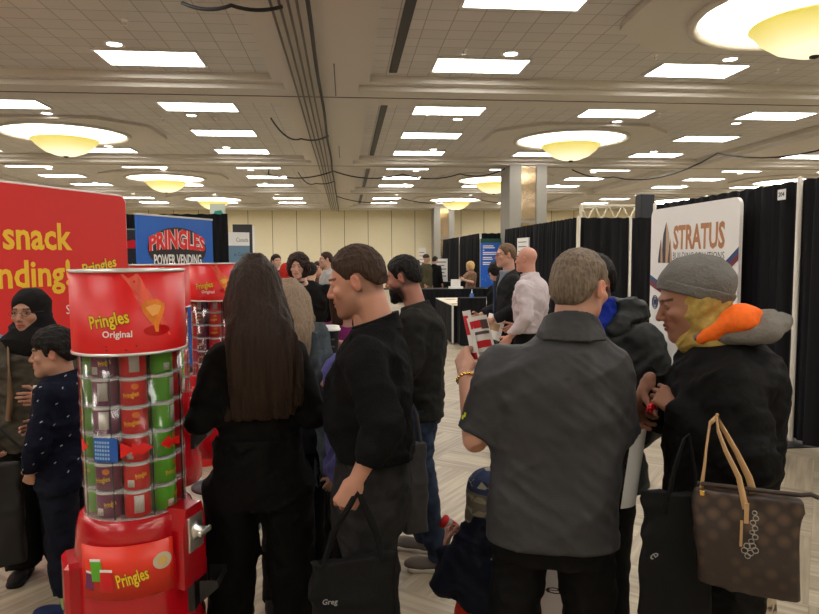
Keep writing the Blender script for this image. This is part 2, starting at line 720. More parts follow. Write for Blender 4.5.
def hair_short(sp, M, parent, mt, t=.008, front=.064, side=-.012, nape=-.055, h=.0036, lumps=.003, top=.0, seed=0, freq=(90, 35, 35), ear=.03, name='hair'):
    f = Fld((-.12, -.14, -.16), (.12, .15, .16), h)
    fw = sp.get('face_w', 1.0)
    f.ell((0, .014, .032 + top * .5), (.073 * fw + t, .092 + t, .082 + t + top * .5), k=0)
    f.ell((0, .050, -.02), (.060 + t, .052 + t, .065 + t), k=.03)
    ys = [-.12, -.075, -.055, -.035, -.020, .0, .012, .030, .045, .08, .14]
    zz = [front + .01, front, front * .8, .03, side, side + .005, ear, ear, nape + .03, nape, nape - .005]

    def fn(X, Y, Z):
        return np.interp(Y.ravel(), ys, zz).astype(f32)[None, :, None] - Z - .5 * np.abs(X) * 0
    Y_, Z_ = f.ax[1][None, :, None], f.ax[2][None, None, :]
    hl = np.interp(f.ax[1], ys, zz).astype(f32)[None, :, None]
    tp_ = np.clip(1 - (Z_ - hl) / .038, 0, 1)
    f.D += (t * .95 * tp_ ** 1.5).astype(f32)
    f.folds(lumps, freq, seed)
    f.cut(fn)
    P, F = f.nets()
    o = link(name, np_mesh(name, xf(P, M), F), mt, parent)
    return o


def head_matrix(sp, k):
    H = sp['H']
    hp = Vector(sp.get('head', (0, -.03, 0)))
    hs = sp.setdefault('hs', .96)
    zc = H - .122 * hs if 'headz' not in sp else sp['headz']
    return (Matrix.Translation((hp.x, hp.y, zc)) @ Matrix.Rotation(R(sp.get('turn', 0)), 4, 'Z')
            @ Matrix.Rotation(R(sp.get('nod', 0)), 4, 'X') @ Matrix.Rotation(R(sp.get('tilt', 0)), 4, 'Y') @ Matrix.Scale(hs, 4))


def person(u, d, face, sp):
    """sp: dict of the look. Returns (root, sp) with body, clothes and shoes built"""
    H = sp['H']
    k = H / 1.75
    at = G(u, d)
    az = math.degrees(YAW + math.atan((u - 409.5) / FPX))
    rt = root(sp.get('name', 'person'), at, R(face - az), sp['label'], sp.get('cat', 'person'), sp.get('group'))
    h = sp.get('h', .011)
    w = sp.get('w', 1.0)
    dp = sp.get('dp', 1.0)
    skin = np.array(sp.get('skin', s(196, 140, 112)))
    skin = skin * .80 + .20 * (skin @ np.array((.3, .59, .11)))
    sp['skin'] = tuple(skin)
    Mh = head_matrix(sp, k)
    hp = Mh.translation
    sx = sp.get('sx', .18) * k * w
    sz = sp.get('sz', 1.425) * k
    hipx = .095 * k
    legs = sp.get('legs') or [(-1, (-.10 * k, -.02, .48 * k), (-.11 * k, .0, .08 * k)), (1, (.10 * k, -.02, .48 * k), (.11 * k, .0, .08 * k))]
    arms = sp.get('arms') or [(-1, (-.225 * k, .03, 1.13 * k), (-.23 * k, -.06, .88 * k)), (1, (.225 * k, .03, 1.13 * k), (.23 * k, -.06, .88 * k))]
    # body: one mesh of trunk, legs, neck, head, arms and hands
    parts = []
    hb = max(.017, h)
    f = Fld((-.5, -.5, 0), (.5, .5, H), hb)
    f.loft([(.80 * k, 0, 0, .13 * k, .09 * k), (1.05 * k, 0, 0, .12 * k, .085 * k), (1.3 * k, 0, 0, .14 * k, .09 * k), (1.42 * k, 0, .0, .12 * k, .06 * k)], k=0)
    f.cap((0, .01, 1.38 * k), (hp.x, hp.y + .02, hp.z - .06), .050 * k, .045 * k, k=.03)
    for q, kn, an in legs:
        f.cap((q * hipx, 0, .86 * k), kn, .065 * k, .045 * k, k=.03)
        f.cap(kn, an, .045 * k, .033 * k, k=.02)
    for q, el, wr in [a[:3] for a in arms]:
        f.cap((q * (sx - .02), 0, sz - .01), el, .035 * k, .03 * k, k=.02)
        f.cap(el, wr, .028 * k, .020 * k, k=.01)
    P, F = f.nets()
    parts.append((P, F, np.tile(skin, (len(P), 1))))
    parts.append(head_mesh(Mh, sp))
    hh = sp.get('handh', .0034 if h < .013 else .006)
    for a in arms:
        q, el, wr = a[:3]
        o = a[3] if len(a) > 3 else {}
        o = dict(o)
        if o.pop('none', False):
            continue
        el, wr = Vector(el), Vector(wr)
        dr = (wr - el)
        palm = o.pop('palm', (-q * 1.0, 0, 0))
        hd = o.pop('dir', None)
        sc = o.pop('sc', .98 * k)
        M = frame(wr, Vector(hd) if hd else dr, palm, sc)
        if hd:
            Pa, Fa, Ta = hand_mesh(q, M, Lf=0, wl=.015, h=hh, tone=skin, **{kk: vv for kk, vv in o.items() if kk not in ('Lf', 'rf')})
            parts.append((Pa, Fa, Ta))
            g = Fld([min(el[i], wr[i]) - .07 for i in range(3)], [max(el[i], wr[i]) + .07 for i in range(3)], .006)
            rf = o.get('rf', (.027, .044))
            g.cap(wr, el, rf[0] * sc, rf[1] * sc)
            Pg, Fg = g.nets()
            parts.append((Pg, Fg, np.tile(skin, (len(Pg), 1))))
        else:
            o.setdefault('Lf', dr.length / sc)
            parts.append(hand_mesh(q, M, h=hh, tone=skin, **o))
    for e in sp.get('extra_skin', []):
        g = Fld([min(e[0][i], e[1][i]) - .08 for i in range(3)], [max(e[0][i], e[1][i]) + .08 for i in range(3)], .007)
        g.cap(*e)
        Pg, Fg = g.nets()
        parts.append((Pg, Fg, np.tile(skin, (len(Pg), 1))))
    n, PP, FF, TT = 0, [], [], []
    for P, F, T in parts:
        PP.append(P)
        FF.append(F + n)
        TT.append(T)
        n += len(P)
    link('body', np_mesh('body', np.concatenate(PP), np.concatenate(FF), np.concatenate(TT)), SKIN, rt)
    # top garment
    tp = sp.get('top')
    if tp:
        hem = tp.get('hem', .84) * k
        g = Fld((-.55, -.5, hem - .05), (.55, .5, 1.62 * k), h)
        lv = tp.get('lv') or [(.80, 0, .0, .185, .130), (.92, 0, .0, .182, .128), (1.06, 0, -.005, .165, .118), (1.20, 0, 0, .178, .124), (1.32, 0, .005, .192, .126),
                              (1.39, 0, .01, .180, .112), (1.43, 0, .012, .150, .092), (1.465, 0, .012, .105, .074), (1.50, 0, .008, .070, .066), (1.53, 0, .005, .066, .064)]
        lv = [(a * k, b * k, c * k, rx * k * w, ry * k * dp) for a, b, c, rx, ry in lv]
        nc = Mh @ Vector((0, .034, -.165))
        lv2 = []
        for a, b_, c, rx, ry in lv:
            q_ = min(1, max(0, (a - 1.435 * k) / (.055 * k)))
            lv2.append((a, b_ + (nc.x - b_) * q_, c + (nc.y - c) * q_, max(rx, .0685 * q_ * sp['hs']), max(ry, .0685 * q_ * sp['hs'])))
        lv = lv2
        sp['nc'] = nc
        g.loft(lv, k=0, n=tp.get('n', 2.5))
        ra = tp.get('ra', (.062, .054, .040))
        for a in arms:
            q, el, wr = a[:3]
            sh = Vector((q * (sx - .01), .005, sz - .03))
            el, wr = Vector(el), Vector(wr)
            sl = tp.get('sleeve', 1.85)
            if isinstance(sl, dict):
                sl = sl[q]
            if sl < 1:
                e2 = sh.lerp(el, sl)
                g.cap(sh, e2, (ra[0] + .004) * k, (ra[1] + .004) * k, k=.045, flat=True)
            else:
                g.cap(sh, el, ra[0] * k, ra[1] * k, k=.04)
                w2 = el.lerp(wr, sl - 1)
                g.cap(el, w2, ra[1] * k * .98, ra[2] * k, k=.015, flat=True)
                if tp.get('cuff'):
                    g.cap(el.lerp(wr, sl - 1.12), w2 + (wr - el) * .01, ra[2] * k + .004, ra[2] * k + .003, k=.004, flat=True)
        if tp.get('mod'):
            tp['mod'](g, k)
        fa = tp.get('folds', .006)
        g.folds(fa, tp.get('ff', (7, 7, 10)), sp.get('seed', 1), rot=tp.get('frot', (0, .5, 0)))
        g.folds(fa * tp.get('f2', .55), (5, 8, 24), sp.get('seed', 1) + 9, rot=(.2, -.7, .3))
        g.folds(fa * tp.get('f2', .55) * .35, (30, 30, 40), sp.get('seed', 1) + 5, rot=(.3, .5, 0))
        nk = tp.get('neck', (1.495, .35))
        g.cut(lambda X, Y, Z: np.maximum(hem - Z + 0 * X, (Z - nk[0] * k - nk[1] * (Y - nc.y)) + 0 * X) + tp.get('hemw', .004) * 0)
        ho = tp.get('open')
        if ho:
            g.cut(ho)
        garment(tp.get('name', 'shirt'), g, tp['mat'], rt)
    bt = sp.get('bottom')
    if bt:
        z0 = bt.get('z0', .07)
        g = Fld((-.4, -.4, z0), (.4, .4, 1.12 * k), h)
        tz = bt.get('top', 1.02) * k
        rx, ry = bt.get('hip', (.172, .122))
        rx, ry = rx * k * w, ry * k * dp
        g.loft([(.80 * k, 0, 0, rx * .97, ry * .95), (.90 * k, 0, .004, rx, ry), (tz - .03, 0, 0, rx * .93, ry * .93), (tz, 0, 0, rx * .91, ry * .91)], k=0, n=2.4)
        rl = bt.get('rl', (.092, .068, .058))
        for q, kn, an in legs:
            an2 = Vector(an)
            an2.z = max(z0 + .0, bt.get('end', .05) * k)
            g.cap((q * hipx * bt.get('hx', 1.0), 0, .84 * k), kn, rl[0] * k, rl[1] * k, k=bt.get('k', .03))
            g.cap(kn, an2, rl[1] * k, rl[2] * k, k=.015, flat=True)
        if bt.get('mod'):
            bt['mod'](g, k)
        fa = bt.get('folds', .005)
        g.folds(fa, bt.get('ff', (9, 9, 7)), sp.get('seed', 1) + 3, rot=(.3, .4, 0))
        g.folds(fa * .4, (10, 14, 28), sp.get('seed', 1) + 13, rot=(.1, .5, .3))
        g.cut(lambda X, Y, Z: Z - tz + 0 * X)
        garment(bt.get('name', 'trousers'), g, bt['mat'], rt)
    sh = sp.get('shoes')
    if sh:
        for q, kn, an in legs:
            g = Fld((-.09, -.24, -.01), (.09, .12, .17), max(.006, h * .6))
            g.ell((0, -.10, .035), (.046, .095, .040), k=0)
            g.ell((0, .02, .040), (.037, .065, .045), k=.03)
            g.cap((0, .025, .05), (0, .028, sh.get('top', .10)), .042, .040, k=.02, flat=True)
            g.cut(lambda X, Y, Z: .020 - Z + 0 * X)
            M = Matrix.Translation((an[0], an[1], 0)) @ Matrix.Rotation(R(sh.get('out', 8) * q), 4, 'Z') @ Matrix.Scale(k, 4)
            so = garment('shoe', g, sh['mat'], rt, M=M)
            g = Fld((-.09, -.24, -.01), (.09, .12, .04), max(.006, h * .6))
            g.cap((0, -.13, .013), (0, .05, .013), .050, .040, k=0)
            g.cut(lambda X, Y, Z: np.maximum(.0 - Z, Z - .024) + 0 * X)
            garment('sole', g, sh.get('sole', sh['mat']), so, M=M)
    sp['Mh'] = Mh
    return rt, sp


def glasses(Mh, rt, m):
    b = MB()
    for q in (-1, 1):
        b.tube([(q * .032 + .019 * math.cos(a), -.098, .004 + .014 * math.sin(a)) for a in [2 * PI * i / 16 for i in range(16)]], .0012, 5, close=True)
        b.tube([(q * .051, -.097, .008), (q * .072, -.06, .01), (q * .078, .0, .008), (q * .078, .02, -.005)], .0012, 5)
    b.tube([(-.013, -.098, .006), (0, -.102, .009), (.013, -.098, .006)], .0012, 5)
    return b.build('glasses', m, rt, Mh)
# ------------------------------------------------------------------ room materials
def tile_mat():
    m, nt, b = nodes('ceiling_tile')
    tc = nt.nodes.new('ShaderNodeTexCoord')
    br = nt.nodes.new('ShaderNodeTexBrick')
    br.offset = 0
    br.inputs['Scale'].default_value = 1
    br.inputs['Brick Width'].default_value = .305
    br.inputs['Row Height'].default_value = .305
    br.inputs['Mortar Size'].default_value = .006
    br.inputs['Mortar Smooth'].default_value = .3
    br.inputs['Color1'].default_value = (*s(214, 211, 206), 1)
    br.inputs['Color2'].default_value = (*s(206, 203, 198), 1)
    br.inputs['Mortar'].default_value = (*s(158, 154, 148), 1)
    lk(nt, tc.outputs['Object'], br.inputs['Vector'])
    lk(nt, br.outputs['Color'], b.inputs['Base Color'])
    b.inputs['Roughness'].default_value = .9
    return m


def floor_mat():
    m, nt, b = nodes('floor_plank')
    tc = nt.nodes.new('ShaderNodeTexCoord')
    mp = nt.nodes.new('ShaderNodeMapping')
    mp.inputs['Rotation'].default_value = (0, 0, R(38))
    lk(nt, tc.outputs['Object'], mp.inputs['Vector'])

    def planks(rot):
        q = nt.nodes.new('ShaderNodeMapping')
        q.inputs['Rotation'].default_value = (0, 0, R(rot))
        lk(nt, mp.outputs[0], q.inputs['Vector'])
        br = nt.nodes.new('ShaderNodeTexBrick')
        br.inputs['Scale'].default_value = 1
        br.inputs['Brick Width'].default_value = .9
        br.inputs['Row Height'].default_value = .18
        br.inputs['Mortar Size'].default_value = .002
        br.inputs['Color1'].default_value = (*s(176, 162, 141), 1)
        br.inputs['Color2'].default_value = (*s(132, 119, 100), 1)
        br.inputs['Mortar'].default_value = (*s(112, 102, 88), 1)
        lk(nt, q.outputs[0], br.inputs['Vector'])
        st = nt.nodes.new('ShaderNodeMapping')
        st.inputs['Scale'].default_value = (1.2, 22, 1)
        lk(nt, q.outputs[0], st.inputs['Vector'])
        nz = nt.nodes.new('ShaderNodeTexNoise')
        nz.inputs['Scale'].default_value = 1.3
        nz.inputs['Detail'].default_value = 4
        lk(nt, st.outputs[0], nz.inputs['Vector'])
        cr = nt.nodes.new('ShaderNodeValToRGB')
        cr.color_ramp.elements[0].position = .32
        cr.color_ramp.elements[0].color = (*s(114, 101, 82), 1)
        cr.color_ramp.elements[1].position = .68
        cr.color_ramp.elements[1].color = (*s(196, 183, 161), 1)
        lk(nt, nz.outputs['Fac'], cr.inputs[0])
        mx = nt.nodes.new('ShaderNodeMix')
        mx.data_type = 'RGBA'
        mx.inputs[0].default_value = .5
        lk(nt, br.outputs['Color'], mx.inputs[6])
        lk(nt, cr.outputs[0], mx.inputs[7])
        return mx.outputs[2]
    ck = nt.nodes.new('ShaderNodeTexChecker')
    ck.inputs['Scale'].default_value = 1 / .9
    lk(nt, mp.outputs[0], ck.inputs['Vector'])
    ck.inputs['Color1'].default_value = (0, 0, 0, 1)
    ck.inputs['Color2'].default_value = (1, 1, 1, 1)
    a, c = planks(0), planks(90)
    mx = nt.nodes.new('ShaderNodeMix')
    mx.data_type = 'RGBA'
    lk(nt, ck.outputs['Fac'], mx.inputs[0])
    lk(nt, a, mx.inputs[6])
    lk(nt, c, mx.inputs[7])
    lk(nt, mx.outputs[2], b.inputs['Base Color'])
    b.inputs['Roughness'].default_value = .42
    b.inputs['Specular IOR Level'].default_value = .4
    return m


CREAM = mat('painted_plaster', s(212, 207, 198), rough=.85, bump=.03, scale=8)
WALLY = mat('vinyl_panel', s(232, 222, 190), rough=.7, bump=.05, scale=30, var=.04)
GREYC = mat('grey_paint', s(142, 138, 130), rough=.7)
BLKDRAPE = mat('black_drape', (.011, .011, .013), rough=.75, bump=.3, scale=12, stretch=(1, 1, .06), var=.3, spec=.12)
CHROME = mat('brushed_metal', (.75, .74, .72), rough=.28, metal=1)
ALU = mat('aluminium', (.62, .61, .58), rough=.4, metal=.6)
WHITE = mat('white_plastic', (.8, .79, .76), rough=.45)
PAPER = mat('paper', (.82, .81, .79), rough=.7)
BLACK = mat('black_paint', (.012, .012, .013), rough=.5)
DARKM = mat('dark_metal', (.03, .03, .035), rough=.4, metal=.5)
PANEL_M = emit('light_diffuser', PANEL_C, PANEL_L)
DISH_M = emit('cove_glow', (1, .95, .86), DISH_L)
DOWN_M = emit('downlight_lens', (1, .95, .88), DOWN_L)
TRIMW = mat('white_trim', (.75, .74, .7), rough=.5)


def structure(name, mb, m):
    o = mb.build(name, m)
    o['kind'] = 'structure'
    return o


X0, X1, Y0, Y1, ZC = -22.0, 22.0, -6.0, 34.0, 4.30
structure('floor', MB().box((X0, Y0, -.1), (X1, Y1, 0)), floor_mat())
structure('ceiling', MB().box((X0, Y0, ZC), (X1, Y1, ZC + .2)), tile_mat())
b = MB()
x = X0
sw = 1.22
b.box((X0, Y1, 0), (X1, Y1 + .2, ZC))
while x < X1:
    b.box((x + .014, Y1 - .045, .1), (min(x + sw, X1) - .014, Y1, 4.12))
    x += sw
structure('wall_back', b, WALLY)
b = MB()
x = X0 + sw
while x < X1:
    b.box((x - .014, Y1 - .043, .1), (x + .014, Y1 - .002, 4.12))
    x += sw
structure('trim_1', b, mat('panel_joint', s(120, 106, 78)))
structure('wall_left', MB().box((X0 - .2, Y0, 0), (X0, Y1, ZC)), WALLY)
structure('wall_right', MB().box((X1, Y0, 0), (X1 + .2, Y1, ZC)), WALLY)
structure('wall_front', MB().box((X0, Y0 - .2, 0), (X1, Y0, ZC)), WALLY)
structure('baseboard_back', MB().box((X0, Y1 - .07, 0), (X1, Y1 - .045, .1)), mat('rubber_base', s(90, 80, 70)))

COF = [(-20.9, -11.7), (-10.35, -1.0), (.38, 9.5), (10.7, 20.2)]
BAYS = [(3.3 + 7.45 * i, 9.55 + 7.45 * i) for i in range(-1, 4)]
COLS = {0: (-19.4, -16.3, -13.2), 1: (-8.75, -5.62, -2.46), 2: (1.85, 4.93, 8.02), 3: (12.25, 15.4, 18.5)}


def beam(b, ax, a0, a1, l0, l1):
    """stepped soffit between coffers: a0..a1 across, l0..l1 along"""
    for e, z in ((.0, 4.20), (-.16, 4.12)):
        p = (a0 - 0 - e * 0 + (.0 if e == 0 else .16), a1 - (.0 if e == 0 else .16))
        if ax == 'x':
            b.box((p[0], l0, z), (p[1], l1, z + .3))
        else:
            b.box((l0, p[0], z), (l1, p[1], z + .3))


b = MB()
ed = [X0] + [v for c in COF for v in c] + [X1]
for i in range(0, len(ed), 2):
    beam(b, 'x', ed[i], ed[i + 1], Y0, Y1)
structure('ceiling_beam', b, CREAM)
b = MB()
ed = [Y0] + [v for c in BAYS for v in c] + [Y1]
for i in range(0, len(ed), 2):
    if ed[i + 1] > ed[i]:
        for c in COF:
            b.box((c[0] - .01, ed[i], 4.20), (c[1] + .01, ed[i + 1], 4.5))
            b.box((c[0] - .17, ed[i] + .16, 4.12), (c[1] + .17, ed[i + 1] - .16, 4.5))
structure('ceiling_beam', b, CREAM)
# thin joint line along each cross beam
b = MB()
for i in range(2, len(ed) - 1, 2):
    b.box((X0, ed[i] + .55, 4.112), (X1, ed[i] + .575, 4.121))
structure('ceiling_trim', b, mat('joint_grey', s(105, 98, 90)))
for ci in (1, 2):
    for bi, (ya, yb) in enumerate(BAYS[1:]):
        xx = COF[ci][0] + .26 if ci == 2 else COF[ci][1] - .3
        if ci == 2:
            o = MB().box((xx, ya + .25, ZC - .03), (xx + .11, yb - .25, ZC + .01)).build('ceiling_slot', BLACK)
            tag(o, 'long black slot vent along the coffer edge, %s bay from the front' % ('first', 'second', 'third', 'fourth')[bi], 'air vent')

# light panels
cx_names = {0: 'outer west', 1: 'west', 2: 'middle east', 3: 'outer east'}
rown = ['first', 'second', 'third']
colw = ['west', 'centre', 'east']


def make_panel():
    o = root('ceiling_light', (0, 0, ZC), 0, 'x', 'ceiling light')
    b = MB()
    w, d = .61, .305
    for a in ((-w - .03, -d - .03, w + .03, -d), (-w - .03, d, w + .03, d + .03), (-w - .03, -d, -w, d), (w, -d, w + .03, d)):
        b.box((a[0], a[1], -.025), (a[2], a[3], .01))
    for i in range(7):
        xx = -w + (i + .5) * 2 * w / 7
        b.box((xx - .004, -d, -.022), (xx + .004, -d + .02, .0))
    b.build('frame', TRIMW, o)
    MB().box((-w, -d, -.015), (w, d, .0)).build('diffuser', PANEL_M, o)
    return o


def make_down():
    o = root('recessed_downlight', (0, 0, ZC), 0, 'x', 'downlight')
    MB().lathe([(.085, -.004), (.12, -.018), (.125, 0)], 20).build('trim_ring', TRIMW, o)
    MB().lathe([(.001, -.006), (.085, -.006), (.085, 0)], 20).build('lens', DOWN_M, o)
    return o


BOWL = None


def make_dish():
    o = root('dish_chandelier', (0, 0, ZC), 0, 'x', 'chandelier')
    b = MB()
    oc = 1.85
    cu = .9
    poly = [(-oc, -oc + cu), (-oc + cu, -oc), (oc - cu, -oc), (oc, -oc + cu), (oc, oc - cu), (oc - cu, oc), (-oc + cu, oc), (-oc, oc - cu)]
    n = 48
    # octagonal plate with a round hole
    vs, fs = [], []
    outer = []
    for i in range(n):
        a = 2 * PI * i / n
        c, s_ = math.cos(a), math.sin(a)
        t = min(oc / max(abs(c), 1e-6), 1.45 / max(abs(s_), 1e-6), (oc + 1.45 - .75) / (abs(c) + abs(s_)))
        outer.append((t * c, t * s_))
    for z in (-.06, 0):
        vs += [(x, y, z) for x, y in outer]
    vs += [(1.24 * math.cos(2 * PI * i / n), 1.24 * math.sin(2 * PI * i / n), -.06) for i in range(n)]
    for i in range(n):
        j = (i + 1) % n
        fs += [(i, j, n + j, n + i), (2 * n + i, 2 * n + j, j, i)]
    b.add(vs, fs)
    b.lathe([(1.24, -.06), (1.24, -.10), (1.18, -.11), (1.14, -.08), (1.14, .0)], 48)
    b.build('ceiling_ring', CREAM, o)
    MB().lathe([(1.14, -.06), (1.11, -.05), (.8, -.015), (.001, -.01)], 48).build('cove', DISH_M, o)
    g = MB().lathe([(.05, -.52), (.2, -.50), (.38, -.43), (.54, -.31), (.62, -.21), (.64, -.20), (.63, -.19), (.60, -.20), (.52, -.30), (.36, -.415), (.05, -.505)], 36)
    bo = g.build('glass_bowl', BOWLM, o)
    MB().lathe([(.001, -.555), (.05, -.54), (.05, -.52), (.001, -.5)], 16).build('finial', DARKM, bo)
    b = MB()
    for a in (0, 1, 2):
        q = a * 2 * PI / 3 + .4
        b.tube([(.1 * math.cos(q), .1 * math.sin(q), -.01), (.45 * math.cos(q), .45 * math.sin(q), -.35)], .006, 6)
    b.build('hanger_rod', ALU, o)
    return o


def bowl_mat():
    m, nt, b = nodes('bowl_glass')
    b.inputs['Base Color'].default_value = (.8, .68, .2, 1)
    b.inputs['Roughness'].default_value = .35
    tc = nt.nodes.new('ShaderNodeTexCoord')
    gr = nt.nodes.new('ShaderNodeTexGradient')
    gr.gradient_type = 'SPHERICAL'
    mp = nt.nodes.new('ShaderNodeMapping')
    mp.inputs['Scale'].default_value = (1.5, 1.5, 0)
    lk(nt, tc.outputs['Object'], mp.inputs[0])
    lk(nt, mp.outputs[0], gr.inputs[0])
    cr = nt.nodes.new('ShaderNodeValToRGB')
    cr.color_ramp.elements[0].position = .08
    cr.color_ramp.elements[0].color = (.42, .36, .06, 1)
    cr.color_ramp.elements[1].position = .55
    cr.color_ramp.elements[1].color = (1.0, .93, .62, 1)
    lk(nt, gr.outputs['Fac'], cr.inputs[0])
    lk(nt, cr.outputs[0], b.inputs['Emission Color'])
    b.inputs['Emission Strength'].default_value = BOWL_L
    return m


BOWLM = bowl_mat()
pan, dwn, dsh = None, None, None
for bi, (ya, yb) in enumerate(BAYS):
    rows = [ya + .9, ya + 3.26, ya + 5.62]
    for ci in range(4):
        if ci in (0,) and bi < 2:
            continue
        for ri, y in enumerate(rows):
            for ki, x in enumerate(COLS[ci]):
                place = '%s column, %s coffer, %s row, %s bay' % (colw[ki], cx_names[ci], rown[ri], ('rear', 'first', 'second', 'third', 'fourth')[bi])
                if ri == 1 and ki == 1:
                    if dsh is None:
                        dsh = o = make_dish()
                    else:
                        o = copy_tree(dsh)
                    o.location = (x, y, ZC)
                    o['label'] = 'round cove chandelier with hanging yellow glass bowl, %s coffer, %s bay' % (cx_names[ci], ('rear', 'first', 'second', 'third', 'fourth')[bi])
                    o['group'] = 'dish chandeliers'
                    continue
                if pan is None:
                    pan = o = make_panel()
                else:
                    o = copy_tree(pan)
                o.location = (x, y, ZC)
                o['label'] = 'white rectangular ceiling light, ' + place
                o['group'] = 'rectangular ceiling lights'
        if bi == 0 or ci == 0:
            continue
        for (x, y) in [(COLS[ci][0] + .3, rows[0] + .75), (COLS[ci][1] + .35, rows[0] + .75), (COLS[ci][2] - .3, rows[0] + .75), (COLS[ci][0] + .3, rows[2] - .5), (COLS[ci][1] + .2, rows[2] - .5), (COLS[ci][2] - .3, rows[2] - .5)]:
            if dwn is None:
                dwn = o = make_down()
            else:
                o = copy_tree(dwn)
            o.location = (x, y, ZC)
            o['group'] = 'round recessed downlights'
            o['label'] = 'small round downlight in the %s coffer, %s bay, %s side, %s half' % (
                cx_names[ci], ('rear', 'first', 'second', 'third', 'fourth')[bi],
                'west' if x < COLS[ci][1] - .5 else ('east' if x > COLS[ci][1] + .9 else 'middle'), 'front' if y < rows[1] else 'rear')

# sprinklers, smoke detectors and round speakers
k = 0
for (u, v) in [(135, 26), (168, 120), (464, 56), (428, 116), (770, 76), (650, 62), (655, 118), (220, 120), (600, 130)]:
    y = 2.6 * 650 / (257 - v)
    p = G(u, y)
    o = root('sprinkler', (p.x, p.y, ZC), 0, 'small metal ceiling sprinkler ' + ('near the first chandelier', 'west of the second light row', 'by the first centre light', 'between two centre light rows',
             'beside the corner downlight', 'under the slot by the grid', 'in the second east bay', 'near the west middle lights', 'east of the second chandelier')[k], 'sprinkler', 'ceiling sprinklers')
    MB().lathe([(.04, 0), (.04, -.01), (.012, -.015), (.01, -.05), (.03, -.055), (.001, -.06)], 12).build('sprinkler_head', CHROME, o)
    k += 1
p = G(672, 9.2)
o = root('smoke_detector', (7.1, 7.9, ZC), 0, 'white smoke detector on the tiles near the big chandelier', 'smoke detector')
MB().lathe([(.09, 0), (.085, -.03), (.05, -.045), (.001, -.045)], 20).build('detector_shell', WHITE, o)
MB().lathe([(.015, -.045), (.001, -.05)], 8).build('sensor_light', mat('blue_led', (.05, .1, .8)), o)

# cable runs below the centre strip
cable = mat('cable_rubber', (.02, .02, .022), rough=.6)
pipe = mat('grey_conduit', s(96, 90, 84), rough=.5)
for i, xo in enumerate((-.66, -.58, -.50, -.42)):
    b = MB()
    b.tube([(xo + .004 * math.sin(y * .8 + i), y, 4.06 - .006 * i) for y in np.arange(1.0, 33.5, .7)], .014, 6)
    tag(b.build('ceiling_conduit', pipe), '%s of four dark conduits along the ceiling spine' % ('first', 'second', 'third', 'fourth')[i], 'conduit', 'conduits on the ceiling spine')
tag(MB().tube([(-.32 + .008 * math.sin(y * 1.3), y, 4.04 + .015 * math.sin(y * .9)) for y in np.arange(1.0, 33.5, .35)], .022, 6).build('black_cable', cable), 'thick black power cable along the ceiling spine', 'cable')


def swag(name, pts, r, label, m=None):
    P = []
    for (a, b_) in zip(pts[:-1], pts[1:]):
        a, b_ = Vector(a), Vector(b_)
        sg = .08 * (b_ - a).length
        for i in range(8):
            t = i / 8
            q = a.lerp(b_, t)
            q.z -= sg * 4 * t * (1 - t)
            P.append(q)
    P.append(Vector(pts[-1]))
    return tag(MB().tube(P, r, 6).build(name, m or cable), label, 'cable')


swag('black_cable', [(-.3, 12.9, 4.05), (-.85, 13.3, 4.06), (-1.25, 11.6, 4.1)], .016, 'short black cable swag branching west in the second bay')
swag('black_cable', [(-.3, 20.4, 4.05), (-.9, 20.6, 4.0), (-1.3, 18.8, 4.1)], .016, 'short black cable swag branching west in the third bay')
swag('black_cable', [(-.55, 6.3, 4.02), (-1.0, 6.2, 3.98), (-1.5, 6.5, 4.1)], .018, 'black cable loop at the near end of the conduits')
swag('black_cable', [(-2.05, 18.2, 4.11), (-2.05, 18.1, 3.95), (-.3, 18.1, 4.05), (1.6, 18.1, 3.98), (3.2, 18.1, 4.0), (4.2, 17.0, 4.0)], .018, 'long black cable strung across the hall to the grey column')
swag('black_cable', [(-.3, 25.5, 4.05), (2.2, 25.5, 3.98), (4.9, 25.5, 4.05), (7.5, 25.5, 4.0)], .018, 'black cable strung across the hall at the far bay')
swag('black_cable', [(6.3, 17.8, 4.1), (7.5, 17.8, 3.9), (8.6, 14.5, 4.05), (10.2, 12.4, 4.0), (10.6, 11.5, 4.1)], .018, 'black cable strung over the east booths')
for i, (x, y) in enumerate([(-.12, 8.4), (-.12, 14.5)]):
    tag(MB().box((x, y, 4.105), (x + .015, y + 1.6, 4.121)).build('ceiling_slit', DARKM), 'thin dark slit in the ceiling spine, %s bay' % ('first', 'second')[i], 'slit')

# columns
for i, y in enumerate((17.65, 32.55)):
    o = root('column', (4.87, y, 0), 0, ('square grey column with mirrored inset rising behind the drapes', 'farther square grey column with mirrored inset by the back wall')[i], 'column')
    b = MB()
    b.box((-.50, -.5, 0), (-.18, .5, 4.14)).box((.24, -.5, 0), (.52, .5, 4.14)).box((-.18, -.42, 0), (.24, .5, 4.14))
    b.build('shaft', GREYC, o)
    MB().box((-.17, -.44, 2.7), (.23, -.42, 4.1)).box((-.17, -.45, 1.2), (.23, -.42, 2.6)).build('mirror_inset', mat('bronze_mirror', (.55, .42, .28), rough=.15, metal=1, bump=.6, scale=3), o)

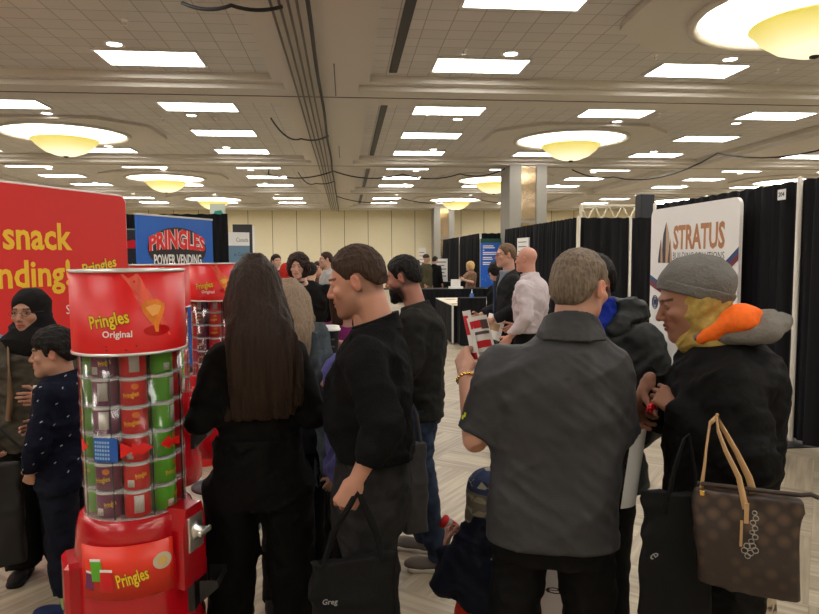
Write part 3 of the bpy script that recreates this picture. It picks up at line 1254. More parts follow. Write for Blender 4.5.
# ------------------------------------------------------------------ pipe and drape
def drape(p0, p1, z1, label, z0=.03, seed=0, group=None, name='booth_drape', m=None):
    p0, p1 = Vector((*p0, 0)), Vector((*p1, 0))
    L = (p1 - p0).length
    ux = (p1 - p0).normalized()
    nn = Vector((-ux.y, ux.x, 0))
    r_ = random.Random(seed)
    n = max(24, int(L / .022))
    ph = [r_.random() * 6 for _ in range(4)]
    vs, fs = [], []
    zs = [z0, z0 + .3, z1 * .5, z1 - .3, z1 - .08, z1]
    am = [1.15, 1.1, 1, .85, .45, .3]
    for side in (0, 1):
        for z, a_ in zip(zs, am):
            for i in range(n + 1):
                t = L * i / n
                o_ = .026 * math.sin(t * 41 + ph[0] + 1.6 * math.sin(t * 5 + ph[1])) + .018 * math.sin(t * 23 + ph[2] + z * .3) + .01 * math.sin(t * 67 + ph[3])
                p = p0 + ux * t + nn * (o_ * a_ + side * .004)
                vs.append((p.x, p.y, z + (.006 * math.sin(t * 30 + ph[1]) if z == z1 else 0)))
    m_ = n + 1
    for side in (0, 1):
        for l in range(len(zs) - 1):
            for i in range(n):
                a = side * len(zs) * m_ + l * m_ + i
                q = (a, a + 1, a + m_ + 1, a + m_)
                fs.append(q if side == 0 else q[::-1])
    b = MB().add(vs, fs, None, True)
    o = b.build(name, m or BLKDRAPE)
    return tag(o, label, 'drape', group)


def pole(p, z1, label):
    o = root('drape_pole', (*p, 0), 0, label, 'pole', 'upright drape poles')
    MB().lathe([(.024, .01), (.024, z1 + .02), (.001, z1 + .03)], 12).build('tube', mat('pole_paint', s(206, 200, 188), rough=.4), o)
    MB().box((-.2, -.2, 0), (.2, .2, .01)).build('base_plate', DARKM, o)
    return o


DZ = 2.36
XW = 4.05
drape((XW, .6), (XW, 3.0), DZ, 'black drape wall nearest the camera, before the second white pole', seed=1)
drape((XW, 3.02), (XW, 5.48), DZ, 'plain black drape between the floor edge and the numbered panel', seed=2)
drape((XW, 5.50), (XW, 8.20), DZ, 'black drape behind the white fabric banner, with small number card', seed=3)
pole((XW - .04, 5.45), DZ, 'white drape pole between the two near black drapes')
pole((XW, 8.25), DZ, 'white drape pole at the end of the banner drape')
drape((XW + .02, 11.0), (5.6, 11.0), DZ, 'black cross drape seen through the gap beside the banner', seed=4)
drape((5.6, 11.0), (9.0, 11.0), DZ, 'black cross drape farther east behind the banner', seed=14)
pole((4.93, 10.93), DZ, 'white drape pole standing before the cross drape, beside the banner')
drape((3.97, 10.95), (3.90, 15.7), DZ, 'long black drape behind the bald man, receding to the blue poster', seed=5)
pole((3.98, 10.88), DZ, 'white drape pole at the near corner of the long drape')
drape((3.85, 18.3), (4.9, 18.3), DZ, 'black drape right behind the blue poster', seed=6)
pole((3.83, 18.28), DZ, 'pale drape pole beside the blue poster')
drape((3.80, 18.35), (3.80, 21.5), DZ, 'black drape behind the blonde woman', seed=7)
pole((3.80, 21.55), DZ, 'pale drape pole behind the poster board')
drape((3.80, 21.6), (3.80, 25.2), DZ, 'farthest black side drape by the second column', seed=8)
drape((3.8, 25.2), (6.0, 25.2), DZ, 'far black cross drape by the second column', seed=9)
# dark tower and white truss beyond the drapes
o = root('dark_tower', (7.2, 15.2, 0), 0, 'tall dark draped tower rising above the cross drape', 'tower')
MB().box((-.17, -.17, .0), (.17, .17, 3.16), bev=.02).build('tower_wrap', mat('tower_cloth', (.02, .022, .03), rough=.7), o)
o = root('truss_arch', (7.3, 17.5, 0), 0, 'white lattice truss arch above the black drapes', 'truss')
for z in (3.08, 2.70):
    MB().tube([(-.85, 0, z), (.8, 0, z)], .028, 8).build('chord', mat('truss_white', s(214, 206, 184), rough=.4), o)
b = MB()
for i in range(9):
    xx = -.85 + i * .2
    b.tube([(xx, 0, 2.70 if i % 2 else 3.08), (xx + .2, 0, 3.08 if i % 2 else 2.70)], .024, 6)
b.build('lattice', mat('truss_white', (1, 1, 1)), o)
for xx in (-.84, .78):
    MB().tube([(xx, 0, 0), (xx, 0, 3.08)], .05, 8).build('leg', mat('truss_white', (1, 1, 1)), o)
# west side drapes
drape((-2.62, 11.6), (-2.02, 11.55), DZ + .1, 'narrow black drape between the blue banner and white pull-up', seed=11)
drape((-6.6, 11.6), (-2.62, 11.6), DZ + .1, 'black drape wall behind the blue banner', seed=12)
drape((-7.6, 9.0), (-5.4, 9.2), DZ, 'black drape behind the large red banner', seed=13)
# number card
o = root('number_card', (XW - .06, 5.66, 2.25), R(-90), 'small white booth number card pinned near the drape top', 'sign')
MB().box((-.055, -.004, -.048), (.055, 0, .048)).build('card', PAPER, o)
text('number', '204', BLACK, o, Matrix.Translation((0, -.006, 0)) @ FRONT, size=.055, bold=.001)
# ------------------------------------------------------------------ fitted lettering
def fit(name, body, m, parent, x0, x1, z0, z1, y=-.002, bold=0, shear=0, ext=.0006, tilt=0, M=None, space=1.0):
    """lettering on the local front face (-Y), filling the box x0..x1, z0..z1"""
    me = text_mesh(body, size=1, bold=bold, extrude=0, shear=shear, space=space, res=2)
    me.materials.clear()
    c = np.array([v.co[:] for v in me.vertices])
    lo, hi = c.min(0), c.max(0)
    sx_, sz_ = (x1 - x0) / (hi[0] - lo[0]), (z1 - z0) / (hi[1] - lo[1])
    A = Matrix.Translation(((x0 + x1) / 2, y, (z0 + z1) / 2)) @ Matrix.Rotation(tilt, 4, 'Y') @ FRONT @ Matrix.Diagonal((sx_, sz_, 1, 1)) @ Matrix.Translation((-(lo[0] + hi[0]) / 2, -(lo[1] + hi[1]) / 2, 0))
    if M is not None:
        A = M @ A
    me.transform(A)
    return link(name, me, m, parent)


def fit_round(name, body, m, parent, x0, x1, z0, z1, r, off=.002, bold=0, tilt=0, a0=0, shear=0):
    me = text_mesh(body, size=1, bold=bold, extrude=0, res=2, shear=shear)
    me.materials.clear()
    c = np.array([v.co[:] for v in me.vertices])
    lo, hi = c.min(0), c.max(0)
    me.transform(Matrix.Translation(((x0 + x1) / 2, (z0 + z1) / 2, off)) @ Matrix.Rotation(tilt, 4, 'Z') @ Matrix.Diagonal(((x1 - x0) / (hi[0] - lo[0]), (z1 - z0) / (hi[1] - lo[1]), 1, 1)) @ Matrix.Translation((-(lo[0] + hi[0]) / 2, -(lo[1] + hi[1]) / 2, 0)))
    bend(me, r)
    me.transform(Matrix.Rotation(a0, 4, 'Z'))
    return link(name, me, m, parent)


def shape_round(name, poly, m, parent, r, off=.0015, a0=0, sub=1):
    """filled outline (x, z) wrapped on a cylinder"""
    cx, cz = sum(p[0] for p in poly) / len(poly), sum(p[1] for p in poly) / len(poly)
    n = len(poly)
    vs, fs = [(cx, cz, off)], []
    R_ = 4
    for k in range(1, R_ + 1):
        vs += [(cx + (x - cx) * k / R_, cz + (z - cz) * k / R_, off) for x, z in poly]
    for i in range(n):
        j = (i + 1) % n
        fs.append((0, 1 + i, 1 + j))
        for k in range(R_ - 1):
            a = 1 + k * n
            fs.append((a + i, a + n + i, a + n + j, a + j))
    b = MB().add(vs, fs)
    me = bend(b.mesh(name), r)
    me.transform(Matrix.Rotation(a0, 4, 'Z'))
    return link(name, me, m, parent)


def flat(name, poly, m, parent, y=-.003, th=.002):
    return MB().prism(poly, y - th, y).build(name, m, parent)


def ring_pts(cx, cz, rx, rz, n=28):
    return [(cx + rx * math.cos(2 * PI * i / n), cz + rz * math.sin(2 * PI * i / n)) for i in range(n)]


def rrect(x0, x1, z0, z1, r, n=6):
    P = []
    for cx, cz, a in ((x1 - r, z1 - r, 0), (x0 + r, z1 - r, 90), (x0 + r, z0 + r, 180), (x1 - r, z0 + r, 270)):
        for i in range(n + 1):
            q = R(a + 90 * i / n)
            P.append((cx + r * math.cos(q), cz + r * math.sin(q)))
    return P


RED = mat('print_red', s(214, 22, 24), rough=.38, spec=.5)
REDG = mat('gloss_red_plastic', s(176, 8, 24), rough=.24, coat=.3, spec=.5)
REDBAN = mat('banner_red', s(222, 34, 30), rough=.55)
YEL = mat('print_yellow', s(246, 200, 40), rough=.5)
BLUE = mat('banner_blue', s(22, 96, 190), rough=.5)
WPRINT = mat('print_white', (.82, .81, .79), rough=.5)
BPRINT = mat('print_black', (.012, .010, .012), rough=.5)
GREEN = mat('can_green', s(92, 172, 44), rough=.3)
PURP = mat('can_purple', s(112, 30, 84), rough=.35)
CANRED = mat('can_red', s(206, 26, 34), rough=.3)
CANLID = mat('can_lid', (.72, .71, .69), rough=.3, alpha=.9)
TEXG = mat('fine_print', s(196, 190, 184), rough=.5, var=.25, scale=300)


def clear_mat(name='clear_acrylic', tint=(1, 1, 1), gloss=.05):
    m = bpy.data.materials.new(name)
    m.use_nodes = True
    nt = m.node_tree
    nt.nodes.clear()
    out = nt.nodes.new('ShaderNodeOutputMaterial')
    mx = nt.nodes.new('ShaderNodeMixShader')
    tr = nt.nodes.new('ShaderNodeBsdfTransparent')
    gl = nt.nodes.new('ShaderNodeBsdfGlossy')
    lw = nt.nodes.new('ShaderNodeLayerWeight')
    ad = nt.nodes.new('ShaderNodeMath')
    ad.operation = 'MULTIPLY_ADD'
    ad.inputs[1].default_value = .4
    ad.inputs[2].default_value = gloss * .3
    lw.inputs[0].default_value = .25
    tr.inputs[0].default_value = (*tint, 1)
    gl.inputs['Roughness'].default_value = .12
    lk(nt, lw.outputs['Facing'], ad.inputs[0])
    lk(nt, ad.outputs[0], mx.inputs[0])
    lk(nt, tr.outputs[0], mx.inputs[1])
    lk(nt, gl.outputs[0], mx.inputs[2])
    lk(nt, mx.outputs[0], out.inputs[0])
    return m


CLEAR = clear_mat(tint=(.97, .97, .97))
ACRY = mat('acrylic_rim', (.75, .77, .78), rough=.15, alpha=.22, spec=.6)
CHIP = mat('chip_orange', s(240, 130, 40), rough=.5, var=.25, scale=25)
BEAM = mat('printed_beam', s(232, 96, 78), rough=.4, var=.2, scale=14, stretch=(3, 3, .4))

CR, CH = .0415, .086


def make_can(colm, kind):
    o = root('snack_can', (0, 0, 0), 0, 'x', 'snack can')
    MB().lathe([(CR * .97, 0), (CR, .002), (CR, CH - .004), (CR * .98, CH - .002)], 20).build('tube_body', colm, o)
    MB().lathe([(CR * 1.03, CH - .007), (CR * 1.03, CH), (CR * .9, CH), (CR * .88, CH - .003), (.001, CH - .003)], 20).build('lid', CANLID, o)
    if kind == 0:
        curved_patch((-.003, .028, .016, .074), CR, seg=6, thick=.0006).build('nutrition_label', TEXG, o)
    elif kind == 1:
        fit_round('lettering', 'Pringles', YEL, o, -.026, .024, .022, .044, CR, off=.0012, bold=.02, tilt=.18)
        shape_round('chip_print', ring_pts(.012, .062, .012, .010, 10), CHIP, o, CR, .0008)
    else:
        curved_patch((-.022, .0, .010, .034), CR, seg=5, thick=.0006).build('barcode', TEXG, o)
        fit_round('lettering', 'Pringles', YEL, o, .004, .040, .034, .056, CR, off=.0012, bold=.02, tilt=.25)
    return o


protos = {}


def place_can(cname, kind, M, label, group):
    key = (cname, kind)
    if key not in protos:
        protos[key] = o = make_can({'green': GREEN, 'purple': PURP, 'red': CANRED, 'blue': mat('can_blue', s(30, 70, 150), rough=.3)}[cname], kind)
    else:
        o = copy_tree(protos[key])
    o.matrix_world = M
    o['label'] = label
    o['group'] = group
    return o


TIER = ('bottom', 'second', 'third', 'fourth', 'fifth', 'top')


def dispenser(u, d, rz, label, who, cols, art=True):
    at = G(u, d)
    o = root('snack_dispenser', at, rz, label, 'vending machine', None)
    W = Matrix.Translation(at) @ Matrix.Rotation(rz, 4, 'Z')
    rD, rC, zt, zd, zb = .180, .164, 1.665, 1.395, .85
    MB().lathe([(rD, zd), (rD, zt), (rD - .003, zt), (rD - .003, zd + .003), (rD - .003, zd)], 64, caps=False).build('drum', RED, o)
    dr = bpy.data.objects[o.children[0].name] if False else [c for c in o.children if c.name.startswith('drum')][0]
    for z in (zd, zt - .006):
        MB().lathe([(rD - .004, z - .002), (rD + .003, z - .002), (rD + .003, z + .007), (rD - .004, z + .007), (rD - .004, z - .002)], 64, caps=False).build('drum_rim', mat('silver_rim', (.7, .69, .68), rough=.25, metal=.4), dr)
    MB().lathe([(.001, zd + .01), (rD - .004, zd + .01)], 40).build('drum_floor', REDG, dr)
    # printed art, wrapped on the drum
    bm = [(-.03, .262), (.03, .262), (.135, .06), (.10, .045), (.06, .05)]
    shape_round('light_beam', [(x, zd + z) for x, z in [(-.022, .258), (.028, .258), (.068, .19), (.105, .12), (.135, .055), (.085, .06), (.055, .11), (.02, .18)]], BEAM, dr, rD, .0008)
    shape_round('splash_print', [(x, zd + z) for x, z in ring_pts(.085, .075, .045, .018, 18)], mat('splash_red', s(190, 10, 14), rough=.3), dr, rD, .0012)
    shape_round('chip_print', [(x, zd + z) for x, z in [(.035, .155), (.050, .172), (.085, .176), (.112, .160), (.113, .145), (.100, .115), (.090, .092), (.088, .070), (.078, .070), (.072, .095), (.055, .112), (.040, .135)]], CHIP, dr, rD, .0018)
    shape_round('chip_highlight', [(x, zd + z) for x, z in [(.048, .150), (.075, .160), (.100, .154), (.088, .128), (.068, .122)]], mat('chip_pale', s(248, 176, 92), rough=.5), dr, rD, .0026)
    for bold, mm, off in ((.055, BPRINT, .0014), (.025, YEL, .0022)):
        fit_round('lettering', 'Pringles', mm, dr, -.122 - bold * .05, -.002 + bold * .05, zd + .082 - bold * .05, zd + .135 + bold * .05, rD, off=off, bold=bold, tilt=.17)
    fit_round('lettering', 'Original', WPRINT, dr, -.082, .006, zd + .052, zd + .080, rD, off=.0022, bold=.02)
    b = MB()
    for i in range(2):
        b.add(*[[(x, z, .0012) for x, z in ((-.075, zd + .028 - i * .012), (.02 - .03 * i, zd + .028 - i * .012), (.02 - .03 * i, zd + .032 - i * .012), (-.075, zd + .032 - i * .012))], [(0, 1, 2, 3)]])
    link('fine_print', bend(b.mesh('fine_print'), rD), mat('dark_print', s(120, 12, 14)), dr)
    # clear column with tier discs
    cy = MB().lathe([(rC, zb), (rC, zd), (rC - .003, zd), (rC - .003, zb)], 48, caps=False).build('clear_cylinder', CLEAR, o)
    for i in range(6):
        z = zb + .006 + i * .0925
        MB().lathe([(.03, z), (rC - .004, z), (rC - .004, z + .003), (.03, z + .003), (.03, z)], 40, caps=False).build('tier_disc', ACRY, o)
        MB().lathe([(rC + .001, z - .003), (rC + .003, z), (rC + .001, z + .005), (rC - .001, z + .001), (rC + .001, z - .003)], 48, caps=False).build('tier_rim', ACRY, cy)
    MB().tube([(0, 0, zb), (0, 0, zd)], .028, 12).build('spindle', mat('spindle_grey', (.35, .35, .36), rough=.4), o)
    for q in (20, -25, 70, -70, 150, -150):
        a = R(q)
        MB().tube([(math.sin(a) * (rC - .006), -math.cos(a) * (rC - .006), zb), (math.sin(a) * (rC - .006), -math.cos(a) * (rC - .006), zd)], .0025, 6).build('divider_rod', DARKM, o)
    if art:
        z0 = zb + .006 + 2 * .0925
        shape_round('blue_decal', rrect(-.132, -.050, z0 + .008, z0 + .088, .006, 2), mat('decal_blue', s(36, 90, 176), rough=.4), cy, rC, .003)
        b = MB()
        for r_ in range(5):
            for c_ in range(6):
                x, z = -.126 + c_ * .009, z0 + .018 + r_ * .013
                b.add([(x, z, .0045), (x + .006, z, .0045), (x + .006, z + .008, .0045), (x, z + .008, .0045)], [(0, 1, 2, 3)])
        link('decal_print', bend(b.mesh('decal_print'), rC), mat('decal_pale', s(150, 190, 230)), cy)
        ar = mat('decal_red', s(226, 24, 26), rough=.4)
        for poly in ([(-.042, .022), (-.042, .074), (-.008, .054), (-.008, .070), (.022, .054), (.022, .070), (.056, .048), (.022, .026), (.022, .042), (-.008, .026), (-.008, .042)],
                     [(.165, .030), (.165, .060), (.115, .058), (.115, .074), (.080, .050), (.115, .028), (.115, .042)],
                     [(-.205, .03), (-.205, .075), (-.160, .052)]):
            shape_round('red_arrow', [(x, z0 + z) for x, z in poly], ar, cy, rC, .003)
    # red base
    prof = [(.205, .27), (.217, .29), (.220, .33), (.217, .44), (.205, .46), (.205, .70), (.200, .72), (.192, .80), (.182, .845), (.169, .856), (.163, .856)]
    MB().lathe(prof, 56).build('red_base', REDG, o)
    bs = [c for c in o.children if c.name.startswith('red_base')][0]
    pn = curved_patch((-.190, .106, .615, .790), .205, off=.001, seg=20, thick=.004).build('front_panel', mat('panel_orange_red', s(226, 52, 30), rough=.35), bs)
    for bold, mm, off in ((.055, BPRINT, .0062), (.025, YEL, .0070)):
        fit_round('lettering', 'Pringles', mm, pn, -.066 - bold * .04, .026 + bold * .04, .652 - bold * .04, .708 + bold * .04, .205, off=off, bold=bold, tilt=.2)
    shape_round('coin_print', ring_pts(.070, .722, .030, .028, 20), mat('coin_silver', s(206, 196, 176), rough=.4), pn, .205, .0058)
    shape_round('coin_centre_print', ring_pts(.070, .722, .017, .017, 16), mat('coin_gold', s(226, 190, 110), rough=.4), pn, .205, .0064)
    for (cx, cz, mm, tl, sc) in ((-.158, .675, PURP, -.12, .030), (-.131, .712, GREEN, .1, .036), (-.098, .680, CANRED, .0, .036)):
        w_, h_ = sc * .55, sc
        poly = [(cx + x * math.cos(tl) - z * math.sin(tl), cz + x * math.sin(tl) + z * math.cos(tl)) for x, z in ((-w_, -h_), (w_, -h_), (w_, h_), (-w_, h_))]
        shape_round('printed_can', poly, mm, pn, .205, .0058 + (cx + .158) * .03)
        poly = [(cx + x * math.cos(tl) - z * math.sin(tl), cz + x * math.sin(tl) + z * math.cos(tl)) for x, z in ((-w_, h_ * .8), (w_, h_ * .8), (w_, h_ * 1.05), (-w_, h_ * 1.05))]
        shape_round('printed_lid', poly, WPRINT, pn, .205, .0064 + (cx + .158) * .03)
    # shoulder with coin mechanism, and delivery chute
    Ms = Matrix.Rotation(R(52), 4, 'Z')
    MB().prism([(-.065, .60), (.065, .60), (.065, .80), (.045, .868), (-.045, .868), (-.065, .80)], -.224, -.15, Ms).build('mechanism_housing', REDG, bs)
    mh = [c for c in bs.children if c.name.startswith('mechanism_housing')][0]
    MB().box((-.042, -.232, .715), (.042, -.223, .835), Ms, bev=.003).build('coin_plate', CHROME, mh)
    MB().lathe([(.001, -.001), (.032, 0), (.030, .006), (.022, .010), (.018, .03), (.001, .032)], 20, Ms @ Matrix.Translation((0, -.232, .78)) @ Matrix.Rotation(PI / 2, 4, 'X')).build('coin_knob', CHROME, mh)
    MB().box((-.034, -.269, .772), (.034, -.258, .790), Ms, bev=.003).build('knob_grip', CHROME, mh)
    M2 = Matrix.Rotation(R(68), 4, 'Z')
    P = [(-.075, .50), (.075, .50), (.075, .62), (.05, .672), (-.05, .672), (-.075, .62)]
    MB().prism(P, -.213, -.18, M2).build('chute_surround', BPRINT, bs)
    b = MB()
    b.add([(-.06, -.226, .52), (.06, -.226, .52), (.06, -.290, .575), (-.06, -.290, .575), (-.06, -.226, .60), (.06, -.226, .60), (.06, -.285, .60), (-.06, -.285, .60)],
          [(0, 1, 2, 3), (0, 3, 7, 4), (1, 5, 6, 2), (3, 2, 6, 7)], M2)
    b.build('chute_scoop', BLACK, bs)
    for q in (-82,):
        Mq = Matrix.Rotation(R(q), 4, 'Z')
        MB().box((-.075, -.236, .40), (.075, -.15, .715), Mq, bev=.015).build('side_lug', REDG, bs)
    MB().tube([(0, 0, .03), (0, 0, .28)], .035, 14).build('pedestal', DARKM, o)
    MB().lathe([(.20, 0), (.20, .008), (.19, .014), (.04, .03), (.001, .03)], 40).build('base_plate', DARKM, o)
    for ci, (ang, cn) in enumerate(cols):
        for t in range(6):
            c_ = cn
            a = R(ang)
            r_ = .1165
            z = zb + .0095 + t * .0925
            kind = (ci * 2 + t * 2 + (t // 2)) % 3
            tw = ((ci * 7 + t * 5) % 5 - 2) * .12
            M = W @ Matrix.Translation((math.sin(a) * r_, -math.cos(a) * r_, z)) @ Matrix.Rotation(a + tw, 4, 'Z')
            lab = '%s snack can, %s tier, %s stack of the %s' % (c_, TIER[t], ('camera-facing', 'next round', 'side', 'far side', 'rear', 'inner rear', 'outer rear', 'boy-side')[ci], who)
            place_can(c_, kind, M, lab, 'snack cans in the ' + who)
    return o


dispenser(131, 2.2, R(17.7), 'big red round snack can dispenser with clear column, nearest the camera beside the boy', 'big dispenser',
          [(2, 'red'), (47, 'green'), (92, 'red'), (137, 'green'), (182, 'purple'), (227, 'red'), (272, 'green'), (-43, 'purple')])
dispenser(214, 4.75, R(11), 'smaller-looking red snack dispenser behind, next to the long-haired woman', 'far dispenser',
          [(2, 'red'), (47, 'red'), (92, 'green'), (-43, 'purple'), (-88, 'red')], art=False)
dispenser(161, 4.1, R(15), 'red snack dispenser almost hidden behind the big one', 'hidden dispenser',
          [(47, 'green'), (92, 'red'), (2, 'red')], art=False)
o = root('floor_disc', G(224, 3.97), 0, 'flat round black base plate on the floor behind the long-haired woman', 'base plate')
MB().lathe([(.19, 0), (.19, .008), (.18, .014), (.03, .018), (.001, .018)], 40).build('disc', DARKM, o)
MB().lathe([(.022, .015), (.022, .05), (.001, .055)], 14).build('socket', DARKM, o)
o = root('blue_plinth', G(186, 5.6), R(10), 'low blue and grey plinth on the floor beside the far dispenser', 'plinth')
MB().box((-.25, -.2, 0), (.2, .2, .06), bev=.01).build('plinth_base', mat('plinth_grey', s(120, 124, 134)), o)
MB().box((-.24, -.19, .06), (.19, .19, .13), bev=.01).build('plinth_top', mat('plinth_blue', s(24, 60, 140)), o)
o = root('red_carton', G(206, 5.3), R(25), 'small red carton on the floor at the foot of the far dispenser', 'box')
MB().box((-.09, -.08, 0), (.09, .08, .10), bev=.004).build('carton_body', RED, o)
MB().box((-.095, -.085, .10), (.095, .085, .125), bev=.003).build('carton_lid', REDG, o)


def panel_between(u0, d0, u1, d1, name, label, cat):
    """upright panel whose front faces the aisle; local x runs 0..L from the first to the second point"""
    a, b_ = G(u0, d0), G(u1, d1)
    v = b_ - a
    o = root(name, a, math.atan2(v.y, v.x), label, cat)
    return o, v.length


def bx(u, a_u, a_d, b_u, b_d):
    """local x where picture column u meets the panel"""
    a, b_ = G(a_u, a_d), G(b_u, b_d)
    az = YAW + math.atan((u - 409.5) / FPX)
    dx, dy = math.sin(az), math.cos(az)
    v = (b_ - a).normalized()
    t = (a.x * dy - a.y * dx) / (dx * v.y - dy * v.x)
    return t


# big red banner
o, L = panel_between(0, 5.06, 129, 6.4, 'banner', 'large red pop-up banner with yellow lettering behind the woman in hijab', 'banner')
B = lambda u: bx(u, 0, 5.06, 129, 6.4)
MB().prism(rrect(-1.6, L, .06, 2.30, .07), 0, .03).build('banner_fabric', REDBAN, o)
fr = MB()
pp = [(x, .03 / 2, z) for x, z in rrect(-1.61, L + .008, .055, 2.308, .075)]
fr.tube(pp, .010, 6, close=True)
fr.build('banner_frame', WHITE, o)
for xx in (-1.3, L - .3):
    MB().box((xx - .03, -.15, 0), (xx + .03, .2, .06), bev=.01).build('foot', DARKM, o)
fit('lettering', 'snack', YEL, o, B(5), B(74), 1.775, 2.01, bold=.025)
fit('lettering', 'nding!', YEL, o, B(-2), B(71), 1.40, 1.70, bold=.025)
for bold, mm, y in ((.07, BPRINT, -.003), (.025, YEL, -.005)):
    fit('lettering', 'Pringles', mm, o, B(83), B(117), 1.56, 1.69, bold=bold, tilt=-.18, y=y)
fit('lettering', 'SU', WPRINT, o, B(65), B(76), 1.22, 1.30)
fit('lettering', 'W', WPRINT, o, B(70), B(77), 1.04, 1.12)
flat('blue_print', [(B(-40), .10), (B(30), .10), (B(18), .75), (B(2), 1.10), (B(-40), 1.25)], mat('sky_blue_print', s(140, 190, 226)), o)

# blue banner
o, L = panel_between(139, 8.8, 214, 10.3, 'banner', 'blue banner with black oval and red power vending lettering', 'banner')
B = lambda u: bx(u, 139, 8.8, 214, 10.3)
z_ = lambda v, u: 1.70 - (v - 257) * (8.8 + (10.3 - 8.8) * (u - 139) / 75) / 650
MB().prism([(0, .1), (L, .1), (L, 2.30), (0, 2.30)], 0, .03).build('banner_fabric', BLUE, o)
MB().box((-.01, -.005, 2.29), (L + .01, .035, 2.315)).build('top_rail', ALU, o)
MB().box((-.01, -.12, 0), (L + .01, .12, .1), bev=.02).build('banner_base', DARKM, o)
x0, x1 = B(149), B(207)
flat('black_oval', ring_pts((x0 + x1) / 2, 1.84, (x1 - x0) / 2, .31, 36), BPRINT, o)
me = text_mesh('PRINGLES', size=1, bold=.03, extrude=0, res=2)
for nm, bold, mm, y in (('lettering', .085, WPRINT, -.006), ('lettering', .045, mat('print_red_bright', s(228, 40, 36)), -.008)):
    me = text_mesh('PRINGLES', size=1, bold=bold, extrude=0, res=2)
    me.materials.clear()
    c = np.array([v.co[:] for v in me.vertices])
    lo, hi = c.min(0), c.max(0)
    for v in me.vertices:
        tx = (v.co.x - lo[0]) / (hi[0] - lo[0]) * 2 - 1
        tz = (v.co.y - lo[1]) / (hi[1] - lo[1])
        arch = 1 - tx * tx
        v.co = ((x0 + x1) / 2 + tx * (x1 - x0) * .48, y, 1.83 - .04 * arch * 0 + .02 * (1 - arch) - .05 * (1 - arch) + tz * (.20 + .10 * arch))
    link(nm, me, mm, o)
fit('lettering', 'POWER VENDING', WPRINT, o, x0 + .11, x1 - .12, 1.60, 1.76, y=-.006, bold=.03)
fit('lettering', 'S', YEL, o, B(183), B(188), 1.40, 1.50, bold=.03)

# dark sign between the two banners
o, L = panel_between(129, 10.2, 139, 10.3, 'banner', 'narrow dark sign with red roof mark between red and blue banners', 'banner')
MB().box((-.5, 0, .05), (L + .1, .03, 2.16)).build('sign_panel', mat('sign_dark', (.015, .017, .02)), o)
MB().box((-.51, -.004, .04), (-.49, .034, 2.17)).box((L + .09, -.004, .04), (L + .11, .034, 2.17)).box((-.5, -.004, 2.15), (L + .1, .034, 2.17)).build('sign_frame', mat('frame_grey', s(120, 134, 120)), o)
flat('roof_mark', [(-.12, 1.86), (L + .04, 1.86), (L + .04, 1.93), (L - .06, 2.0), (-.12, 1.94)], RED, o)
fit('lettering', 'business', WPRINT, o, -.3, L + .05, 1.42, 1.48)

# white pull-up banner with dark frame behind it
o, L = panel_between(227.5, 13.6, 250.5, 13.9, 'banner', 'white and blue pull-up banner before the cream wall', 'banner')
MB().box((0, 0, .08), (L, .02, 2.24)).build('banner_fabric', WPRINT, o)
flat('blue_print', [(0, 1.45), (L, 1.45), (L, 1.96), (0, 1.96)], mat('dusty_blue', s(104, 136, 160)), o, y=-.001)
fit('lettering', 'Canada', mat('print_grey', s(110, 105, 100)), o, L * .42, L * .95, 2.04, 2.13)
fit('lettering', 'to Canada', mat('print_slate', s(50, 66, 90)), o, L * .3, L * .93, 1.74, 1.82, y=-.005)
MB().box((0, -.1, 0), (L, .1, .08), bev=.02).build('banner_base', DARKM, o)
o, L = panel_between(234, 14.4, 253.5, 14.5, 'display_frame', 'tall dark display frame with light edge behind the white pull-up', 'display frame')
MB().box((0, 0, .0), (L, .06, 2.44)).build('frame_panel', mat('charcoal_panel', (.02, .02, .022)), o)
MB().box((L, -.01, 0), (L + .05, .07, 2.40)).build('frame_post', WHITE, o)
o, L = panel_between(212, 14.0, 227, 14.0, 'hanging_sign', 'pale teal tall sign rising above the blue banner', 'sign')
MB().box((0, 0, 0), (L, .03, 2.86)).build('sign_panel', mat('pale_sign', s(196, 206, 192)), o)
flat('teal_mark', [(.04, 2.5), (.16, 2.46), (.30, 2.62), (.24, 2.72), (.1, 2.7)], mat('teal_print', s(40, 136, 120)), o)

# white fabric banner on the east drape
o = root('banner', (3.85, 7.0, 0), R(-90), 'tall white rounded fabric banner reading STRATUS beside the numbered drape', 'banner')
MB().prism(rrect(-.93, .93, .05, 2.27, .09), 0, .035).build('banner_fabric', mat('white_fabric', (.80, .78, .76), rough=.7, bump=.05), o)
for xx in (-.8, .8):
    MB().box((xx - .03, -.2, 0), (xx + .03, .1, .05), bev=.01).build('foot', ALU, o)
BRONZE = mat('print_bronze', s(176, 120, 76), rough=.5)
fit('lettering', 'STRATUS', BRONZE, o, -.36, .69, 1.765, 2.05, bold=.035, y=-.003)
fit('lettering', 'BUILDING SOLUTIONS', mat('print_charcoal', s(60, 56, 62)), o, -.36, .69, 1.66, 1.735, y=-.003)


def spire_mat():
    m, nt, b_ = nodes('spire_print')
    tc = nt.nodes.new('ShaderNodeTexCoord')
    wv = nt.nodes.new('ShaderNodeTexWave')
    wv.inputs['Scale'].default_value = 1.1
    wv.inputs['Distortion'].default_value = .6
    lk(nt, tc.outputs['Object'], wv.inputs['Vector'])
    cr = nt.nodes.new('ShaderNodeValToRGB')
    cr.color_ramp.elements[0].color = (*s(60, 54, 66), 1)
    cr.color_ramp.elements[1].color = (*s(206, 172, 136), 1)
    lk(nt, wv.outputs['Fac'], cr.inputs[0])
    lk(nt, cr.outputs[0], b_.inputs['Base Color'])
    return m


